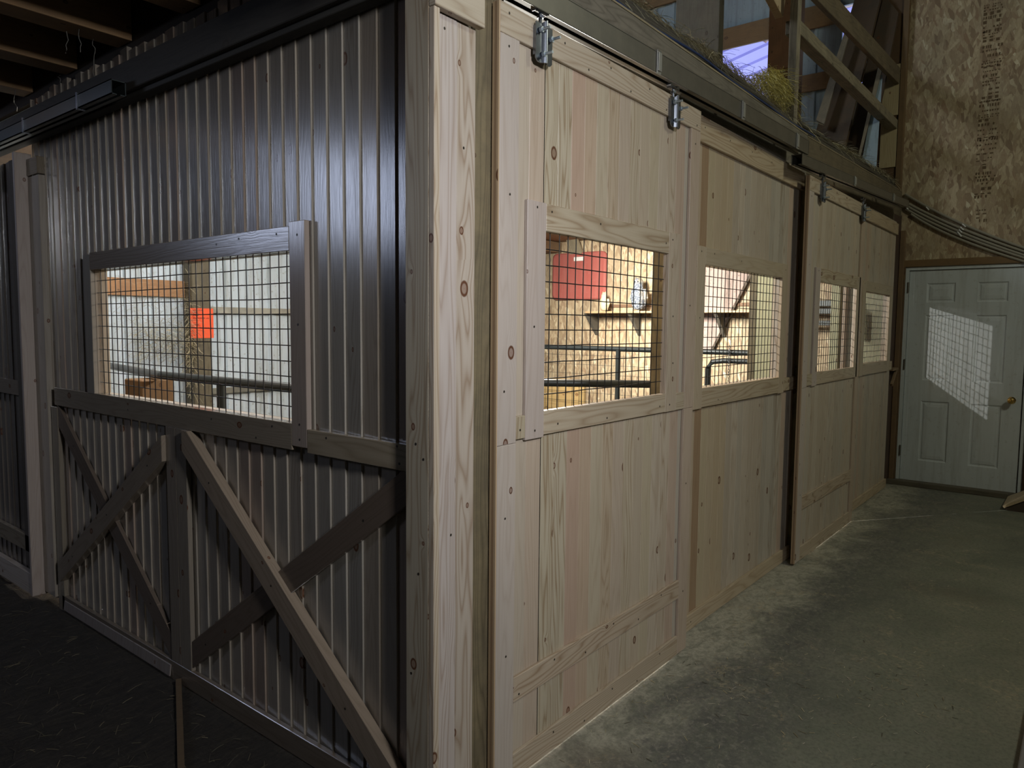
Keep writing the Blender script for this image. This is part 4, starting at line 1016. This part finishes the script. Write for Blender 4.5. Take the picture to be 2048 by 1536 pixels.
t = thing('red_lid', (7.87, 5.2, 1.86), 'faded red rounded plastic lid fixed on the strand board above the shelf', 'lid')
mb.build('tray', M['red'], t, weld=True)
mb = MB(); c = sv(1157, 517, x=7.84); mb.box(7.838, 7.842, c.y - .07, c.y + .07, c.z - .03, c.z + .02); mb.build('sticker', M['white_plastic'], t)
slab('ceiling_brace', (sv(1130, 470, x=7.7), sv(1152, 472, x=7.7), sv(1165, 510, x=7.86), sv(1140, 512, x=7.86)), .03, M['weathered'], 'grey brace board above the red lid', 'board', None, (1.8, 1.7, 1.4, .4))
mb = MB(); mb.box(7.1, 7.88, 5.5, 6.5, 2.46, 2.59, tint=(.9, .9, .9, .5)); tag(mb.build('corner_header', M['brown']), 'brown timber in the upper corner of the nearest square window', 'beam')
slab('old_panel', (sv(1396, 700, x=7.86), sv(1423, 700, x=7.86), sv(1513, 525, x=7.86), sv(1396, 505, x=7.86)), .012, M['old_panel'], 'slanted mauve-brown sheet on the wall behind the second window', 'board')
slab('diagonal_batten', (sv(1421, 700, x=7.845), sv(1425, 701, x=7.845), sv(1504, 548, x=7.845), sv(1500, 545, x=7.845)), .012, M['dark'], 'dark diagonal batten along the edge of the slanted mauve sheet', 'batten')
for k, (py0, py1, l) in enumerate(((601, 613, 'upper bluish tool bar behind the farther door window'), (617, 628, 'middle dark tool bar behind the farther door window'), (641, 651, 'lower dark tool bar behind the farther door window'))):
    p, q = sv(1640, py0, x=7.7), sv(1640, py1, x=7.7); mb = MB()
    mb.box(7.66, 7.72, 1.98, 2.45, q.z, p.z); tag(mb.build('tool_bar', M['pipe'], bevel=.004), l, 'bar', 'bars on the end wall inside')
mb = MB(); mb.tube([(6.6, 2.35, 1.32), (6.7, 2.2, 1.25), (6.75, 2.12, 1.1), (6.75, 2.1, .0)], .024, 10); tag(mb.build('pipe_bend', M['pipe']), 'bent dark pipe end low in the farther sliding door window', 'pipe')
mb = MB(); mb.box(7.3, 7.42, 1.80, 1.92, 1.46, 1.72); mb.box(7.33, 7.39, 1.84, 1.88, 1.72, 1.80); tag(mb.build('black_box', M['black'], bevel=.01), 'black box-shaped bundle hanging behind the last mesh window', 'box')
# low wire panel behind the near window
mb = MB()
for k in range(30): mb.tube([(6.6, 3.0 + k * .09, .0), (6.6, 3.0 + k * .09, 1.22)], .002, 5)
for k in range(9): mb.tube([(6.6, 3.0, .4 + k * .1), (6.6, 5.65, .4 + k * .1)], .002, 5)
tag(mb.build('wire_panel', M['black_wire']), 'low welded wire panel in the back of the stalls behind the pipes', 'wire panel')
mb = MB(); mb.box(6.62, 6.66, 4.3, 5.7, 0, .93, tint=(.8, .65, .35, .5)); tag(mb.build('feed_board', M['pine']), 'yellowish board behind the wire panel, low in the nearest square window', 'board')

# litter on the concrete
mb = MB(); rnd = random.Random(31)
def lit(r):
    k = r.random()
    if k < .35: return (r.uniform(2.0, 7.6), 1.40 - abs(r.gauss(0, .14)), .006 + r.random() * .006)
    if k < .6: return (3.25 + r.gauss(0, .35), .62 + r.gauss(0, .16), .006)
    if k < .75: return (2.9 + r.gauss(0, .25), 1.08 + r.gauss(0, .14), .006)
    return (r.uniform(2.2, 7.0), r.uniform(.2, 1.3), .006)
for _ in range(650):
    p = Vector(lit(rnd)); a = rnd.uniform(0, 6.28); l = rnd.uniform(.006, .035); d = Vector((math.cos(a), math.sin(a), 0)); s = Vector((-d.y, d.x, 0)) * rnd.uniform(.0005, .0014)
    c = rnd.choice(((.45, .38, .22), (.55, .48, .33), (.25, .2, .12), (.08, .06, .04), (.5, .45, .38))); p.z = .002
    mb.face([p - s, p + d * l - s, p + d * l + s, p + s], None, (*c, 1))
tag(mb.build('straw_litter', M['hay']), 'bits of straw and shavings scattered over the concrete aisle', 'litter', kind='stuff')
mb = MB()
strands(mb, 2600, lambda r: (r.uniform(-.6, 1.36), r.uniform(1.3, 5.2), .014 + r.random() * .01), .07, .0011, ((.10, .085, .05), (.16, .13, .08), (.06, .05, .035)), rnd, .08)
tag(mb.build('straw_bedding', M['hay']), 'loose dark straw trodden over the ground of the left bay', 'straw', kind='stuff')

# ------------------------------------------------------------------ light
def area(name, loc, aim, size, power, col, sy=None, spread=None):
    l = bpy.data.lights.new(name, 'AREA'); l.energy = power; l.color = col; l.size = size
    if sy: l.shape = 'RECTANGLE'; l.size_y = sy
    if spread: l.spread = spread
    o = bpy.data.objects.new(name, l); COL.objects.link(o); o.location = loc
    o.rotation_euler = (Vector(aim) - Vector(loc)).to_track_quat('-Z', 'Y').to_euler(); return o
def point(name, loc, power, col, r=.05):
    l = bpy.data.lights.new(name, 'POINT'); l.energy = power; l.color = col; l.shadow_soft_size = r
    o = bpy.data.objects.new(name, l); COL.objects.link(o); o.location = loc; return o
area('aisle_light', (0.7, -1.15, 2.55), (1.6, 1.4, 1.62), .3, 16.5, (.94, .96, 1.0), spread=1.6)
area('aisle_lamp', (4.4, -2.2, 4.6), (5.0, .9, .9), .8, 46, (.98, 1.0, .78))
area('rear_fill', (-1.2, -3.9, 1.5), (1.2, 2.5, 2.4), 1.6, 2, (.95, .95, 1.0))  # weak fill added from behind the camera to lift the left joists
area('bay_daylight', (-1.8, 7.15, 2.95), (1.3, 1.8, 1.9), .95, 26, (.66, .75, 1.0), sy=.95)
area('loft_fill', (3.4, 4.8, 5.9), (6.8, 2.2, 3.2), .9, 42, (.86, .93, 1.0))  # fill added under the roof to brighten the loft; no skylight is built
point('stall_light', (3.9, 3.0, 2.30), 190, (1.0, .97, .90), .010)
point('stall_light', (2.0, 4.4, 2.42), 42, (1.0, .97, .92), .05)  # extra stall light added for the jamb post faces and the siding
area('stall_strip', (3.0, 5.0, 2.55), (3.0, 5.4, 0), .3, 26, (.93, .97, 1.0), sy=1.2)
area('strand_board_fill', (5.3, 3.8, 2.55), (7.9, 3.9, 1.5), .3, 120, (1.0, .95, .84), sy=.8, spread=1.55)  # fill added to brighten the strand board, spread cut to spare the door
area('loft_daylight', (11.2, 3.6, 2.2), (10.5, 3.8, 5.4), 2.5, 75, (.92, .92, 1.0))
w = bpy.data.worlds.new('world'); scn.world = w; w.use_nodes = True
w.node_tree.nodes['Background'].inputs[0].default_value = (.60, .72, .95, 1); w.node_tree.nodes['Background'].inputs[1].default_value = 1.0
vs = scn.view_settings; vs.view_transform = 'Standard'; vs.look = 'None'; vs.gamma = 1.0; vs.use_curve_mapping = False; vs.exposure = 0.0
scn.display_settings.display_device = 'sRGB'
